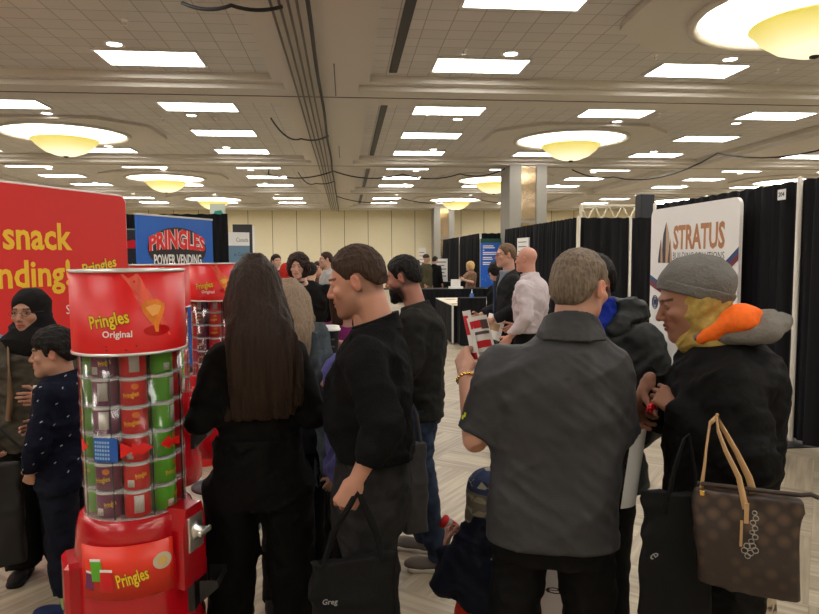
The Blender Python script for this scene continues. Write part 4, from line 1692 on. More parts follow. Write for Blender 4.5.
SP = spire_mat()
DK = mat('print_dusk', s(58, 54, 72))
for xa, xb, zt in ((-.72, -.60, 1.90), (-.62, -.45, 2.10), (-.48, -.38, 1.90)):
    mx_ = (xa + xb) / 2
    flat('spire_mark', [(xa, 1.61), (mx_, 1.61), (mx_, zt), (xa + .02, zt - .14), (xa, zt - .25)], DK, o)
    flat('spire_mark', [(mx_, 1.61), (xb, 1.61), (xb, zt - .25), (xb - .02, zt - .14), (mx_, zt)], mat('print_tan', s(190, 156, 124)), o)
NAVY, MAR = mat('print_navy', s(38, 66, 110)), mat('print_maroon', s(110, 36, 52))
sw_ = [(-.93 + i * .155, 1.40 - .20 * math.sin(i / 12 * PI * 1.0) * 1.0 + .32 * (i / 12) ** 2) for i in range(13)]
for mm, o1, o2, yy in ((NAVY, .06, .0, -.003), (MAR, .0, -.07, -.003)):
    flat('swoosh', [(x, z + o2) for x, z in sw_] + [(x, z + o1) for x, z in sw_[::-1]], mm, o, y=yy)
b = MB()
for rr in (.075, .055):
    b.tube([(-.78 + rr * .95 * math.cos(a), -.004, 1.12 + rr * 1.1 * math.sin(a)) for a in [2 * PI * i / 28 for i in range(28)]], .005, 5, close=True)
b.build('round_seal', NAVY, o)
flat('seal_mark', ring_pts(-.78, 1.12, .035, .04, 16), NAVY, o)
MB().box((-.62, -.006, 1.02), (-.35, -.002, 1.035)).build('thin_rule', BRONZE, o)


# ------------------------------------------------------------------ tables with black skirts
def skirt_table(x0, y0, x1, y1, z, label, topm=None, seed=0):
    o = root('draped_table', ((x0 + x1) / 2, (y0 + y1) / 2, 0), 0, label, 'table')
    w, d = (x1 - x0) / 2, (y1 - y0) / 2
    MB().box((-w, -d, z - .03), (w, d, z), bev=.006).build('tabletop', topm or BLKDRAPE, o)
    pts = []
    c = [(-w, -d), (w, -d), (w, d), (-w, d)]
    t = 0
    for i in range(4):
        a, b2 = Vector((*c[i], 0)), Vector((*c[(i + 1) % 4], 0))
        L = (b2 - a).length
        n = max(6, int(L / .03))
        ux = (b2 - a).normalized()
        nn = Vector((ux.y, -ux.x, 0))
        for j in range(n):
            q = a + ux * L * j / n + nn * (.008 + .008 * math.sin((t + L * j / n) * 60 + seed) + .006 * math.sin((t + L * j / n) * 23 + seed))
            pts.append(q)
        t += L
    vs, fs = [], []
    m = len(pts)
    for zz, sc in ((.02, 1.012), (z * .5, 1.006), (z - .012, 1.0)):
        vs += [(p.x * sc, p.y * sc, zz) for p in pts]
    for l in range(2):
        for i in range(m):
            j = (i + 1) % m
            fs.append((l * m + i, l * m + j, l * m + m + j, l * m + m + i))
    MB().add(vs, fs, None, True).build('skirt', BLKDRAPE, o)
    return o


TW = mat('table_white', s(214, 204, 186), rough=.4)
skirt_table(2.05, 12.5, 2.75, 14.8, .76, 'black-skirted table with white top and a white corner post', TW, 1)
skirt_table(2.16, 12.1, 3.05, 12.42, .92, 'tall black-draped counter in front of the white-topped table', None, 2)
skirt_table(1.75, 15.2, 3.7, 15.9, .94, 'long black counter before the blonde woman', None, 3)
skirt_table(2.25, 20.0, 3.7, 20.7, .92, 'black-draped table by the poster board', None, 4)
skirt_table(1.95, 24.0, 3.6, 24.6, .92, 'farthest black-draped table beneath the tall white banner', None, 5)
skirt_table(2.75, 7.3, 3.6, 8.1, .80, 'black-draped table below the white fabric banner', None, 6)
for (x, y, z, lb) in ((2.06, 12.46, .80, 'white table corner post at the edge of the white-topped table'), (2.62, 11.9, .95, 'short pale post by the tall black counter'), (2.2, 19.9, .95, 'thin white post beside the black-draped table')):
    o = root('corner_post', (x, y, 0), 0, lb, 'post')
    MB().lathe([(.02, .01), (.02, z), (.001, z + .005)], 10).build('tube', mat('pole_paint', (1, 1, 1)), o)
    MB().lathe([(.05, 0), (.05, .01), (.02, .012)], 12).build('foot_plate', DARKM, o)
# things on the tables
o = root('sanitizer_bottle', (2.58, 13.2, .76), 0, 'blue hand sanitizer pump bottle on the white-topped table', 'bottle')
MB().lathe([(.04, 0), (.045, .02), (.045, .15), (.03, .19), (.014, .2)], 16).build('bottle_body', mat('blue_gel', s(60, 110, 190), rough=.15, alpha=.85), o)
MB().lathe([(.014, .2), (.014, .225), (.006, .23), (.006, .26), (.001, .262)], 10).box((-.006, -.05, .25), (.006, .006, .265)).build('pump', WHITE, o)
for i, (x, y, a, lb) in enumerate(((2.2, 12.8, .3, 'brown leaflet on the white-topped table near its corner'), (2.42, 13.5, -.2, 'brown leaflet in the middle of the white-topped table'), (2.3, 14.2, .1, 'brown leaflet at the far end of the white-topped table'))):
    o = root('leaflet', (x, y, .761), a, lb, 'leaflet', 'leaflets on the white table')
    MB().box((-.11, -.15, 0), (.11, .15, .002)).build('sheet', mat('brown_print', s(170, 140, 104), var=.3, scale=20), o)
o = root('poster_board', (3.0, 20.3, .92), R(-5), 'white information poster board standing on the black table', 'poster')
MB().box((-.19, 0, 0), (.19, .02, .72)).build('board', PAPER, o)
b = MB()
for i in range(5):
    b.box((-.15, -.004, .60 - i * .11), (.15 - .06 * (i % 2), -.001, .63 - i * .11))
b.build('printed_lines', mat('print_grey', (1, 1, 1)), o)
o = root('banner', (2.92, 24.9, 0), R(-6), 'tall narrow white banner beside the second column', 'banner')
MB().box((-.13, 0, .05), (.15, .02, 2.05)).build('banner_fabric', PAPER, o)
MB().box((-.15, -.1, 0), (.17, .12, .05)).build('banner_base', DARKM, o)
b = MB()
for i in range(6):
    b.box((-.10, -.004, 1.85 - i * .13), (.09, -.001, 1.89 - i * .13))
b.build('printed_lines', mat('print_tan', (1, 1, 1)), o)
# blue poster
o = root('banner', (4.04, 17.95, 0), 0, 'tall blue poster with white text lines and green header', 'banner')
MB().box((-.29, 0, .3), (.30, .02, 2.20)).build('poster_panel', mat('poster_blue', s(24, 92, 196), rough=.4), o)
MB().box((-.29, -.004, 2.08), (.30, -.001, 2.20)).build('green_header', mat('poster_green', s(24, 74, 60)), o)
b = MB()
for z, w in ((1.98, .30), (1.93, .34), (1.86, .04), (1.80, .38), (1.75, .40), (1.66, .26), (1.61, .28), (1.52, .22), (1.47, .2)):
    b.box((-.22, -.004, z), (-.22 + w, -.001, z + .028))
b.build('printed_lines', WPRINT, o)
b = MB()
r_ = random.Random(4)
for i in range(22):
    x, z = r_.uniform(-.26, .26), r_.uniform(.85, 1.35) - .1
    q = r_.uniform(.008, .02)
    b.box((x, -.004, z), (x + q * 2, -.001, z + q))
b.build('white_specks', mat('pale_blue_print', s(150, 196, 240)), o)
MB().box((-.32, -.1, 0), (.33, .1, .3), bev=.02).build('poster_stand', DARKM, o)
o = root('white_notice', (3.865, 13.9, 0), R(-84), 'white notice hanging on the black drape above the bald man', 'sign')
MB().box((-.35, -.02, 1.60), (.30, .02, 2.10)).build('notice_sheet', PAPER, o)
b = MB()
for i in range(4):
    b.box((-.28, -.024, 2.0 - i * .10), (.2, -.021, 2.02 - i * .10))
b.build('printed_lines', mat('print_grey', (1, 1, 1)), o)
for i, (x, y, z, lb) in enumerate(((2.62, 15.4, .94, 'white paper pile on the long black counter'), (2.45, 20.2, .92, 'white tent card on the black table by the olive jacket'))):
    o = root('paper_pile', (x, y, z), .2, lb, 'papers')
    MB().box((-.15, -.1, 0), (.15, .1, .05)).box((-.12, .0, .05), (.12, .02, .22)).build('sheets', PAPER, o)
# ------------------------------------------------------------------ clothes
BLKKNIT = fabric('black_knit', s(19, 19, 20), rough=.95, bump=.3, scale=130)
BLKCREPE = fabric('black_crepe', s(17, 16, 16), rough=.8, bump=.2, scale=90)
POLO = fabric('charcoal_polo', s(52, 52, 55), rough=.6, bump=.1, scale=220, spec=.35)
BLKTR = fabric('black_trouser', s(17, 16, 16), rough=.85)
DKJEAN = fabric('washed_black_denim', s(40, 39, 40), rough=.85, scale=25, var=.3)
JEAN = fabric('blue_denim', s(42, 52, 70), rough=.85, scale=14, var=.35)
CHAR = fabric('charcoal_cotton', s(37, 36, 34), rough=.9, scale=30, var=.2)
COAT = fabric('black_coat', s(17, 16, 16), rough=.75, bump=.2, scale=60)
NAVYF = fabric('navy_knit', s(18, 21, 38), rough=.85, bump=.3)
SHOE_D = fabric('dark_leather', s(34, 32, 32), rough=.5)
SHOE_G = fabric('grey_suede', s(112, 104, 98), rough=.8)
SHOE_B = fabric('blue_sneaker', s(28, 40, 76), rough=.6)
SOLE_W = mat('white_sole', s(190, 184, 174), rough=.6)
H_BROWN = hairmat('brown_hair', s(58, 42, 32))
H_LONG = hairmat('long_dark_hair', s(46, 33, 26), var=.25, rough=.55, stretch=(1, 1, .03))
H_SALT = hairmat('grey_brown_hair', s(112, 98, 84), var=.4)
H_BLACK = hairmat('black_hair', s(24, 20, 19))
H_DARK = hairmat('dark_brown_hair', s(40, 32, 27))
H_BLOND = hairmat('ash_blond_hair', s(138, 119, 100), var=.2, stretch=(1, 1, .04))
GOLD = mat('gold', (.85, .58, .18), rough=.25, metal=1)
LB = lambda *c: s(*c)


def wrap(name, m, rt, M, build, lo=(-.2, -.2, -.32), hi=(.2, .25, .18), h=.005, fold=.003, ff=(14, 14, 20), seed=2, rot=None):
    g = Fld(lo, hi, h)
    build(g)
    if fold:
        g.folds(fold, ff, seed, rot=rot)
    return garment(name, g, m, rt, M=M)


def after_cut(fn):
    return fn


# ---- 1. man in charcoal polo, back to the camera
def m_(g, k):
    g.ell((0, .085, 1.30), (.13, .035, .12), k=.05)


POLO_MAN = dict(H=1.722, label='man in a charcoal grey polo shirt seen from behind, reading a flyer', hh=.003, h=.0075, seed=5,
                head=(-.075, -.035, 0), turn=-32, nod=8, tilt=0, hair_col=s(96, 84, 72), skin=s(200, 140, 112), fade=.35, hs=.96, stubble=.2,
                sx=.176, sz=1.41, neck_r=.057,
                arms=[(-1, (-.195, -.07, 1.14), (-.08, -.28, 1.13), dict(palm=(1, 0, 0))),
                      (1, (.238, .01, 1.135), (.292, -.155, 1.305), dict(palm=(-.6, -.8, 0), curl=(62, 66, 70, 74), thumb=(-.1, -.85, -.5), thumb2=(-.5, -.6, -.6), rf=(.029, .047)))],
                top=dict(mat=POLO, hem=.850, sleeve=.90, ra=(.066, .060, .05), folds=.0048, f2=.6, ff=(3, 4, 8), frot=(0, .55, 0), neck=(1.525, .25), n=2.6,
                         lv=[(.82, 0, .01, .198, .135), (.95, 0, .01, .195, .13), (1.10, 0, .0, .190, .125), (1.22, 0, .0, .196, .125), (1.32, 0, .005, .205, .122),
                             (1.385, -.01, .01, .190, .108), (1.425, -.025, .014, .160, .09), (1.462, -.045, .008, .120, .078), (1.495, -.06, -.01, .080, .074), (1.55, -.065, -.02, .070, .070)], mod=m_),
                legs=[(-1, (-.125, -.02, .47), (-.14, .0, .08)), (1, (.125, -.02, .47), (.14, .0, .08))],
                bottom=dict(mat=BLKTR, hip=(.178, .125), rl=(.086, .078, .07), folds=.006, k=.012), shoes=dict(mat=SHOE_D))
rt, sp = person(554, 1.95, 180, POLO_MAN)
g = Fld((-.24, -.16, 1.44), (.14, .16, 1.62), .004)
nc = sp['nc']
g.loft([(1.458, nc.x, nc.y + .004, .110, .092), (1.49, nc.x, nc.y, .088, .082), (1.525, nc.x, nc.y, .075, .074), (1.56, nc.x, nc.y, .072, .072)], k=0)
g.folds(.002, (20, 20, 20), 3)
g.cut(lambda X, Y, Z: Z - 1.512 - .45 * (Y - nc.y) + 0 * X)
garment('collar', g, POLO, rt)
hair_short(sp, sp['Mh'], rt, H_SALT, t=.009, nape=-.062, h=.003, lumps=.0022, front=.058, seed=3, ear=.02)
# bracelet and ring of the flyer hand
wr = Vector((.292, -.155, 1.305))
Mw = frame(wr, wr - Vector((.238, .01, 1.135)), (-.6, -.8, 0), 1)
b = MB()
for i in range(16):
    a = 2 * PI * i / 16
    b.lathe([(.001, -.006), (.006, -.003), (.006, .003), (.001, .006)], 8, Mw @ Matrix.Translation((.0325 * math.cos(a), .027 * math.sin(a), .018)) @ Matrix.Rotation(a, 4, 'Z'))
tag(b.build('bracelet', GOLD, rt, None), 'gold chunky link bracelet')
b = MB()
b.add([(.300, .030, 1.225), (.302, .012, 1.225), (.303, .014, 1.243), (.301, .028, 1.247)], [(0, 1, 2, 3)])
slv = [c for c in rt.children if c.name.startswith('shirt')][0]
best = min(slv.data.vertices, key=lambda v: (v.co - Vector((.285, .055, 1.215))).length)
nb = best.normal.copy()
t1 = nb.cross(Vector((0, 0, 1))).normalized()
t2 = nb.cross(t1)
b = MB()
for dx, dz, w_ in ((-.004, -.006, .007), (.005, .004, .006)):
    q = best.co + nb * .002 + t1 * dx + t2 * dz
    b.add([q - t1 * w_ - t2 * w_, q + t1 * w_ - t2 * w_, q + t1 * w_ + t2 * w_, q - t1 * w_ + t2 * w_], [(0, 1, 2, 3)])
b.build('sleeve_emblem', mat('emblem_lime', s(190, 206, 30)), slv)


def to_world(rt_, p):
    return rt_.matrix_basis @ Vector(p)


def flyer(name, label, cat, rt_, p, sz_, rot, m_=PAPER, marks=(), curve=.02):
    """a sheet whose local x-z plane is the page"""
    W = Matrix.Translation(to_world(rt_, p)) @ Matrix.Rotation(rt_.rotation_euler.z, 4, 'Z') @ Euler(rot).to_matrix().to_4x4()
    w, hgt = sz_
    n = 8
    o = bpy.data.objects.new(name, None)
    COL.objects.link(o)
    o.matrix_world = W
    tag(o, label, cat)

    def sheet(nm, x0, x1, z0, z1, mm, off):
        vs, fs = [], []
        for s_ in (0, 1):
            for i in range(n + 1):
                x = x0 + (x1 - x0) * i / n
                y = curve * ((x / w) ** 2) * 4
                for z in (z0, z1):
                    vs.append((x, y + (off if s_ == 0 else -off), z))
        for i in range(n):
            a = i * 2
            c = (n + 1) * 2 + a
            fs += [(a, a + 1, a + 3, a + 2), (c + 2, c + 3, c + 1, c)]
        MB().add(vs, fs, None, True).build(nm, mm, o)
    sheet('page', -w / 2, w / 2, -hgt / 2, hgt / 2, m_, .0006)
    for (nm, x0, x1, z0, z1, mm) in marks:
        sheet(nm, x0 * w, x1 * w, z0 * hgt, z1 * hgt, mm, .0014)
    return o


PR, PK, PG = mat('flyer_red', s(206, 34, 44)), mat('flyer_dark', s(92, 70, 70)), mat('flyer_grey', s(176, 160, 156))
flyer('flyer', 'white and red leaflet held up by the polo man beside his shoulder', 'flyer', rt, (.235, -.215, 1.412), (.074, .18), (R(10), R(-12), R(165)),
      marks=[('red_block', -.42, .05, .27, .42, PR), ('dark_block', .05, .45, .24, .42, PK), ('headline', -.4, .4, .14, .2, PK), ('red_band', -.4, .35, -.12, .02, PR), ('text_lines', -.4, .4, -.28, -.2, PG), ('text_lines', -.4, .2, -.40, -.35, PK)], curve=-.012)
flyer('flyer', 'folded red-edged leaflet held behind the leaflet of the polo man', 'flyer', rt, (.285, -.22, 1.41), (.05, .21), (R(8), R(-9), R(130)),
      marks=[('red_stripe', -.4, .3, .1, .42, PR), ('dark_stripe', -.4, .4, -.4, -.2, PR)], curve=.01)

# ---- 2. man in black sweater facing the long-haired woman
SWEATER = dict(H=1.735, label='man in black sweater and washed dark jeans looking down, holding a black tote', hh=.003, h=.0075, seed=11,
               head=(0, -.045, 0), turn=-3, nod=14, hair_col=s(70, 54, 44), skin=s(196, 132, 104), stubble=.35, fade=.45, sx=.185, sz=1.42, neck_r=.059,
               legs=[(-1, (-.10, -.04, .48), (-.11, .0, .08)), (1, (.10, .02, .48), (.11, .045, .08))],
               arms=[(-1, (-.22, .03, 1.15), (-.2, -.06, .92), dict(palm=(1, 0, 0))),
                     (1, (.245, .07, 1.185), (.262, -.015, 1.02), dict(palm=(-1, .3, 0), curl=(55, 60, 64, 68), thumb=(.1, -.85, -.5), thumb2=(-.4, -.6, -.6), rf=(.026, .042), sc=.92))],
               top=dict(mat=BLKKNIT, hem=1.035, sleeve={-1: 1.9, 1: 1.62}, ra=(.068, .060, .047), folds=.007, neck=(1.50, .35), name='sweater', n=2.3,
                        lv=[(1.02, 0, .025, .165, .128), (1.08, 0, .010, .172, .140), (1.16, 0, -.008, .178, .148), (1.26, 0, -.006, .182, .146), (1.34, 0, .002, .188, .132),
                            (1.40, 0, .012, .178, .112), (1.44, 0, .014, .145, .092), (1.475, 0, .004, .105, .078), (1.515, 0, -.006, .075, .070), (1.54, 0, -.01, .07, .068)]),
               bottom=dict(mat=DKJEAN, hip=(.170, .135), rl=(.102, .078, .075), top=1.05, folds=.007, name='jeans'), shoes=dict(mat=SHOE_D))
rt2, sp = person(370, 2.2, -97, SWEATER)
hair_short(sp, sp['Mh'], rt2, H_BROWN, t=.0065, nape=-.03, h=.003, lumps=.0025, front=.068, top=.010, seed=8, ear=.026)
g = Fld((-.12, -.13, 1.42), (.12, .13, 1.56), .004)
nc = sp['nc']
g.loft([(1.46, nc.x, nc.y, .092, .088), (1.49, nc.x, nc.y, .078, .078), (1.53, nc.x, nc.y, .070, .072)], k=0)
g.cut(lambda X, Y, Z: Z - 1.495 - .35 * (Y - nc.y) + 0 * X)
garment('ribbed_collar', g, BLKKNIT, rt2)


def bag(name, label, cat, u, d, z0, z1, w, t, rz, m, hm=None, handles=(), n=6, taper=.9, fold=.004, h=.006, group=None, z_attach=None, extra=None, seed=4):
    at = G(u, d)
    o = root(name, (at.x, at.y, z0), R(rz) - (YAW + math.atan((u - 409.5) / FPX)), label, cat, group)
    H_ = z1 - z0
    g = Fld((-w / 2 - .03, -t / 2 - .03, 0), (w / 2 + .03, t / 2 + .03, H_ + .02), h)
    g.loft([(0, 0, 0, w / 2 * .97, t / 2), (H_ * .15, 0, 0, w / 2, t / 2 * 1.05), (H_ * .6, 0, 0, w / 2 * (1 + taper) / 2, t / 2 * .8), (H_, 0, 0, w / 2 * taper, t / 2 * .35)], k=0, n=n)
    g.folds(fold, (8, 8, 8), seed)
    garment('bag_body', g, m, o)
    for hd in handles:
        MB().tube([Vector(p) for p in hd], .009, 8, flat=.35).build('handle', hm or m, o)
    return o


TOTE = mat('tote_black', s(12, 12, 13), rough=.75, bump=.15, scale=60, spec=.2)
# handles meet the hanging fist
o = bag('tote_bag', 'black tote bag with small white lettering hanging from the hand of the sweater man', 'bag', 349, 1.89, .42, .80, .26, .10, 12, TOTE,
        handles=[[(-.09, -.02, .37), (-.06, -.01, .47), (.0, 0, .545), (.02, 0, .575), (.035, 0, .545), (.07, -.01, .45), (.09, -.02, .36)],
                 [(-.08, .02, .37), (-.04, .01, .48), (.01, .01, .56), (.03, .01, .565), (.08, .01, .45), (.10, .02, .36)]], taper=.88)
fit('lettering', 'Greg', mat('faded_print', s(150, 150, 150)), o, -.100, -.055, .27, .292, y=-.054, bold=.02, tilt=.12)

# ---- 3. man in jeans behind
JM = dict(H=1.705, label='bearded man in charcoal sweatshirt and blue jeans behind the sweater man', hh=.0045, h=.010, seed=17, head=(0, -.085, 0), nod=14, turn=-4,
          hair_col=s(34, 28, 26), skin=s(180, 116, 90), stubble=.95, fade=.7, sx=.18,
          legs=[(-1, (-.10, -.03, .48), (-.10, .0, .08)), (1, (.10, .05, .47), (.11, .13, .08))],
          arms=[(-1, (-.24, .0, 1.14), (-.2, -.2, 1.08), dict(palm=(1, 0, 0))), (1, (.235, .0, 1.14), (.24, -.12, .95), dict(palm=(-1, 0, 0)))],
          top=dict(mat=CHAR, hem=.845, sleeve=1.75, ra=(.068, .060, .045), folds=.007, neck=(1.485, .3), name='sweatshirt',
                   lv=[(.82, 0, .01, .185, .135), (.95, 0, .01, .18, .13), (1.10, 0, .01, .178, .130), (1.25, 0, .015, .186, .135), (1.34, 0, .02, .19, .128),
                       (1.40, 0, .015, .175, .112), (1.44, 0, 0, .145, .095), (1.475, 0, -.03, .105, .08), (1.51, 0, -.045, .075, .070), (1.54, 0, -.05, .07, .068)]),
          bottom=dict(mat=JEAN, rl=(.095, .066, .054), folds=.008, ff=(9, 9, 16), name='jeans', end=.07), shoes=dict(mat=SHOE_G, sole=SOLE_W))
rt3, sp = person(418, 3.55, -102, JM)
hair_short(sp, sp['Mh'], rt3, H_BLACK, t=.009, nape=-.05, h=.004, lumps=.003, front=.066, top=.006, seed=9)
wrap('beard', hairmat('black_beard', s(26, 21, 19)), rt3, sp['Mh'], lambda g: (g.ell((0, -.050, -.075), (.052, .048, .050), k=0), g.ell((0, -.08, -.115), (.026, .022, .022), k=.02),
     g.cut(lambda X, Y, Z: Z + .048 + .35 * (Y + .06)), g.ell((0, -.10, -.060), (.020, .02, .010), k=.004, op='-')), h=.004, fold=.002, ff=(60, 60, 60))
bag('tote_bag', 'dark grey shopping tote beside the leg of the jeans man', 'bag', 413, 3.3, .28, .74, .13, .10, 20, mat('tote_grey', s(58, 56, 56), rough=.8),
    handles=[[(-.04, 0, .45), (-.02, 0, .60), (.0, 0, .66), (.02, 0, .60), (.04, 0, .45)]], taper=.95)

# ---- 4. long-haired woman in black, back to the camera
LW = dict(H=1.70, label='woman in black with very long dark hair, back turned to the camera', h=.0085, hh=.004, seed=23, skin=s(206, 160, 136), hs=.97, sx=.150, sz=1.40, w=.97, ears=0,
          legs=[(-1, (-.112, -.01, .48), (-.125, 0, .08)), (1, (.112, -.01, .48), (.125, 0, .08))],
          arms=[(-1, (-.205, .05, 1.115), (-.11, -.17, 1.11), dict(palm=(1, 0, 0), sc=.85)), (1, (.205, .05, 1.115), (.11, -.17, 1.11), dict(palm=(-1, 0, 0), sc=.85))],
          top=dict(mat=BLKCREPE, hem=1.03, sleeve=1.95, ra=(.056, .052, .035), folds=.006, ff=(8, 8, 12), neck=(1.47, .3), name='blouse', n=2.2,
                   lv=[(1.0, 0, .0, .165, .12), (1.06, 0, 0, .155, .108), (1.12, 0, 0, .158, .108), (1.25, 0, 0, .168, .115), (1.34, 0, .0, .165, .11), (1.39, 0, .005, .148, .095), (1.43, 0, .008, .10, .075), (1.48, 0, .0, .06, .06), (1.5, 0, 0, .055, .055)]),
          bottom=dict(mat=BLKCREPE, hip=(.180, .130), rl=(.106, .088, .086), top=1.07, folds=.008, ff=(11, 11, 3), hx=1.12, k=.035), shoes=dict(mat=SHOE_D))
rt4, sp = person(256, 2.42, 178, LW)


def long_hair(name, m, rt_, lv, h=.006, front=-.03, seed=1, amp=.0045, cutz=1.2, ff=(48, 30, 2.2)):
    lo = [min(l[1] - l[3] for l in lv) - .02, min(l[2] - l[4] for l in lv) - .02, lv[0][0] - .02]
    hi = [max(l[1] + l[3] for l in lv) + .02, max(l[2] + l[4] for l in lv) + .02, lv[-1][0] + .02]
    g = Fld(lo, hi, h)
    g.loft(lv, k=0, n=2.2)
    g.folds(amp, ff, seed)
    g.folds(amp * .5, (110, 70, 5), seed + 3, ridged=False, octs=1)
    g.cut(lambda X, Y, Z: (front - Y) + 0 * Z + 0 * X)
    return garment(name, g, m, rt_)


long_hair('long_hair', H_LONG, rt4, [(1.12, .005, .105, .10, .018), (1.16, -.035, .118, .112, .026), (1.25, -.035, .125, .126, .034), (1.34, -.030, .125, .128, .040), (1.42, -.02, .105, .126, .055), (1.48, -.012, .06, .120, .082),
          (1.54, 0, .015, .112, .106), (1.60, 0, -.005, .098, .112), (1.65, 0, -.01, .086, .102), (1.685, 0, -.01, .068, .080), (1.705, 0, -.01, .040, .05), (1.715, 0, -.01, .012, .015)], front=-.055, seed=6)

# ---- 5. ash-blond woman in denim jacket
DW = dict(H=1.60, label='ash-blond long-haired woman in denim jacket and fringed grey-blue scarf', h=.010, hh=.005, skin=s(210, 165, 140), hs=.97, sx=.15, ears=0, seed=31, nod=10,
          arms=[(-1, (-.20, .0, 1.10), (-.10, -.2, 1.08)), (1, (.20, .0, 1.10), (.10, -.2, 1.08))],
          top=dict(mat=fabric('faded_denim', s(44, 48, 54), scale=16, var=.35), hem=.88, ra=(.06, .055, .045), folds=.008, name='denim_jacket'),
          bottom=dict(mat=BLKTR, rl=(.085, .06, .05)), shoes=dict(mat=SHOE_D))
rt5, sp = person(289, 3.0, 172, DW)
long_hair('long_hair', H_BLOND, rt5, [(1.20, .0, .10, .07, .02), (1.26, -.01, .125, .115, .032), (1.34, 0, .125, .128, .045), (1.42, 0, .07, .122, .075), (1.46, 0, .02, .112, .11), (1.52, 0, -.01, .098, .110), (1.565, 0, -.015, .075, .088), (1.595, 0, -.015, .04, .05), (1.605, 0, -.015, .01, .01)], seed=9, h=.007, front=-.06)
g = Fld((-.28, -.25, .70), (.28, .25, 1.45), .008)
for i, (x, z0) in enumerate(((-.20, .80), (-.16, .74))):
    g.cap((x * .6, .06, 1.34), (x, .13, 1.15), .05, .055, k=.03)
    g.cap((x, .13, 1.15), (x - .03, .12, z0), .05, .038, k=.03)
g.cap((-.14, .06, 1.345), (.14, .06, 1.345), .05, k=.04)
g.folds(.010, (18, 18, 5), 4)
garment('scarf', g, fabric('grey_blue_scarf', s(72, 80, 86), scale=24, var=.4), rt5)
b = MB()
r_ = random.Random(2)
for i in range(46):
    x = -.25 + r_.random() * .13
    z = .80 - r_.random() * .06
    b.tube([(x, .10 + r_.random() * .05, z), (x + .005, .12, z - .04), (x + r_.uniform(-.01, .01), .12, z - .09)], .0022, 4)
b.build('scarf_fringe', fabric('grey_blue_scarf', (1, 1, 1)), [c for c in rt5.children if c.name.startswith('scarf')][0])

# ---- 6. curly woman facing us
CW = dict(H=1.735, label='woman with dark curly bob, black cardigan and black choker facing the camera', h=.012, hh=.005, skin=s(206, 156, 132), nod=6, turn=-8, seed=37, hair_col=s(34, 24, 22), sx=.19, w=1.12, dp=1.15,
          head=(-.075, -.04, 0), arms=[(-1, (-.26, .02, 1.15), (-.2, -.18, 1.0)), (1, (.27, .04, 1.14), (.285, -.05, .90))],
          top=dict(mat=BLKCREPE, hem=.62, sleeve=1.15, ra=(.072, .066, .06), folds=.009, neck=(1.475, .5), name='cardigan'),
          bottom=dict(mat=BLKTR), shoes=dict(mat=SHOE_D))
rt6, sp = person(307, 6.2, -4, CW)


def bob(name, m, rt_, M, w=.105, low=-.10, h=.006, amp=.009, seed=1, face=(.050, .075, .085)):
    return wrap(name, m, rt_, M, lambda g: (g.ell((0, .02, .035), (w, .115, .105), k=0), g.ell((0, .03, -.04), (w + .008, .085, .09), k=.05),
                g.ell((0, -.105, -.03), face, k=.008, op='-'), g.cut(lambda X, Y, Z: (low - Z) + 0 * X)), h=h, fold=amp, ff=(26, 26, 26), seed=seed)


bob('curly_hair', hairmat('curly_dark_hair', s(44, 28, 24)), rt6, sp['Mh'], amp=.008, low=-.13, face=(.060, .095, .098))
MB().tube([(-.075 + .058 * math.cos(a), -.02 + .058 * math.sin(a), 1.475 + .006 * math.sin(a)) for a in [2 * PI * i / 20 for i in range(20)]], .007, 6, close=True).build('choker', BLACK, rt6)
o = MB().box((-.17, -.215, 1.16), (-.07, -.205, 1.24)).build('name_badge', mat('badge_pale', s(196, 222, 220)), rt6)
MB().tube([(-.12, -.205, 1.24), (-.14, -.16, 1.40), (-.14, .0, 1.50)], .004, 5).build('lanyard', BLACK, o)
# pale neckline insert
g = Fld((-.2, -.2, 1.2), (.1, .1, 1.5), .012)
g.cap((-.05, -.12, 1.36), (-.04, -.150, 1.22), .028, .02, k=0)
garment('pale_top', g, fabric('pale_top', s(190, 186, 176)), rt6)

# ---- 7. grey T-shirt man farther back
GT = dict(H=1.785, label='man in light grey T-shirt standing in profile near the cream wall', h=.014, hh=.007, handh=.008, skin=s(200, 150, 124), hair_col=s(70, 54, 44), seed=41,
          arms=[(-1, (-.24, .02, 1.15), (-.2, -.15, 1.0)), (1, (.24, .03, 1.14), (.235, -.06, .92))],
          top=dict(mat=fabric('heather_tee', s(160, 160, 158)), hem=.87, sleeve=.8, name='t_shirt'), bottom=dict(mat=fabric('grey_shorts', s(44, 50, 62))), shoes=dict(mat=SHOE_D))
rt7, sp = person(328, 9.7, -80, GT)
hair_short(sp, sp['Mh'], rt7, H_BROWN, h=.007, t=.012, lumps=.002)
bag('shoulder_bag', 'slate blue bag by the side of the light grey T-shirt man', 'bag', 330, 8.3, .80, 1.14, .30, .12, 10, fabric('slate_bag', s(70, 78, 92)), handles=[[(-.1, 0, .3), (0, 0, .42), (.1, 0, .3)]], h=.012)

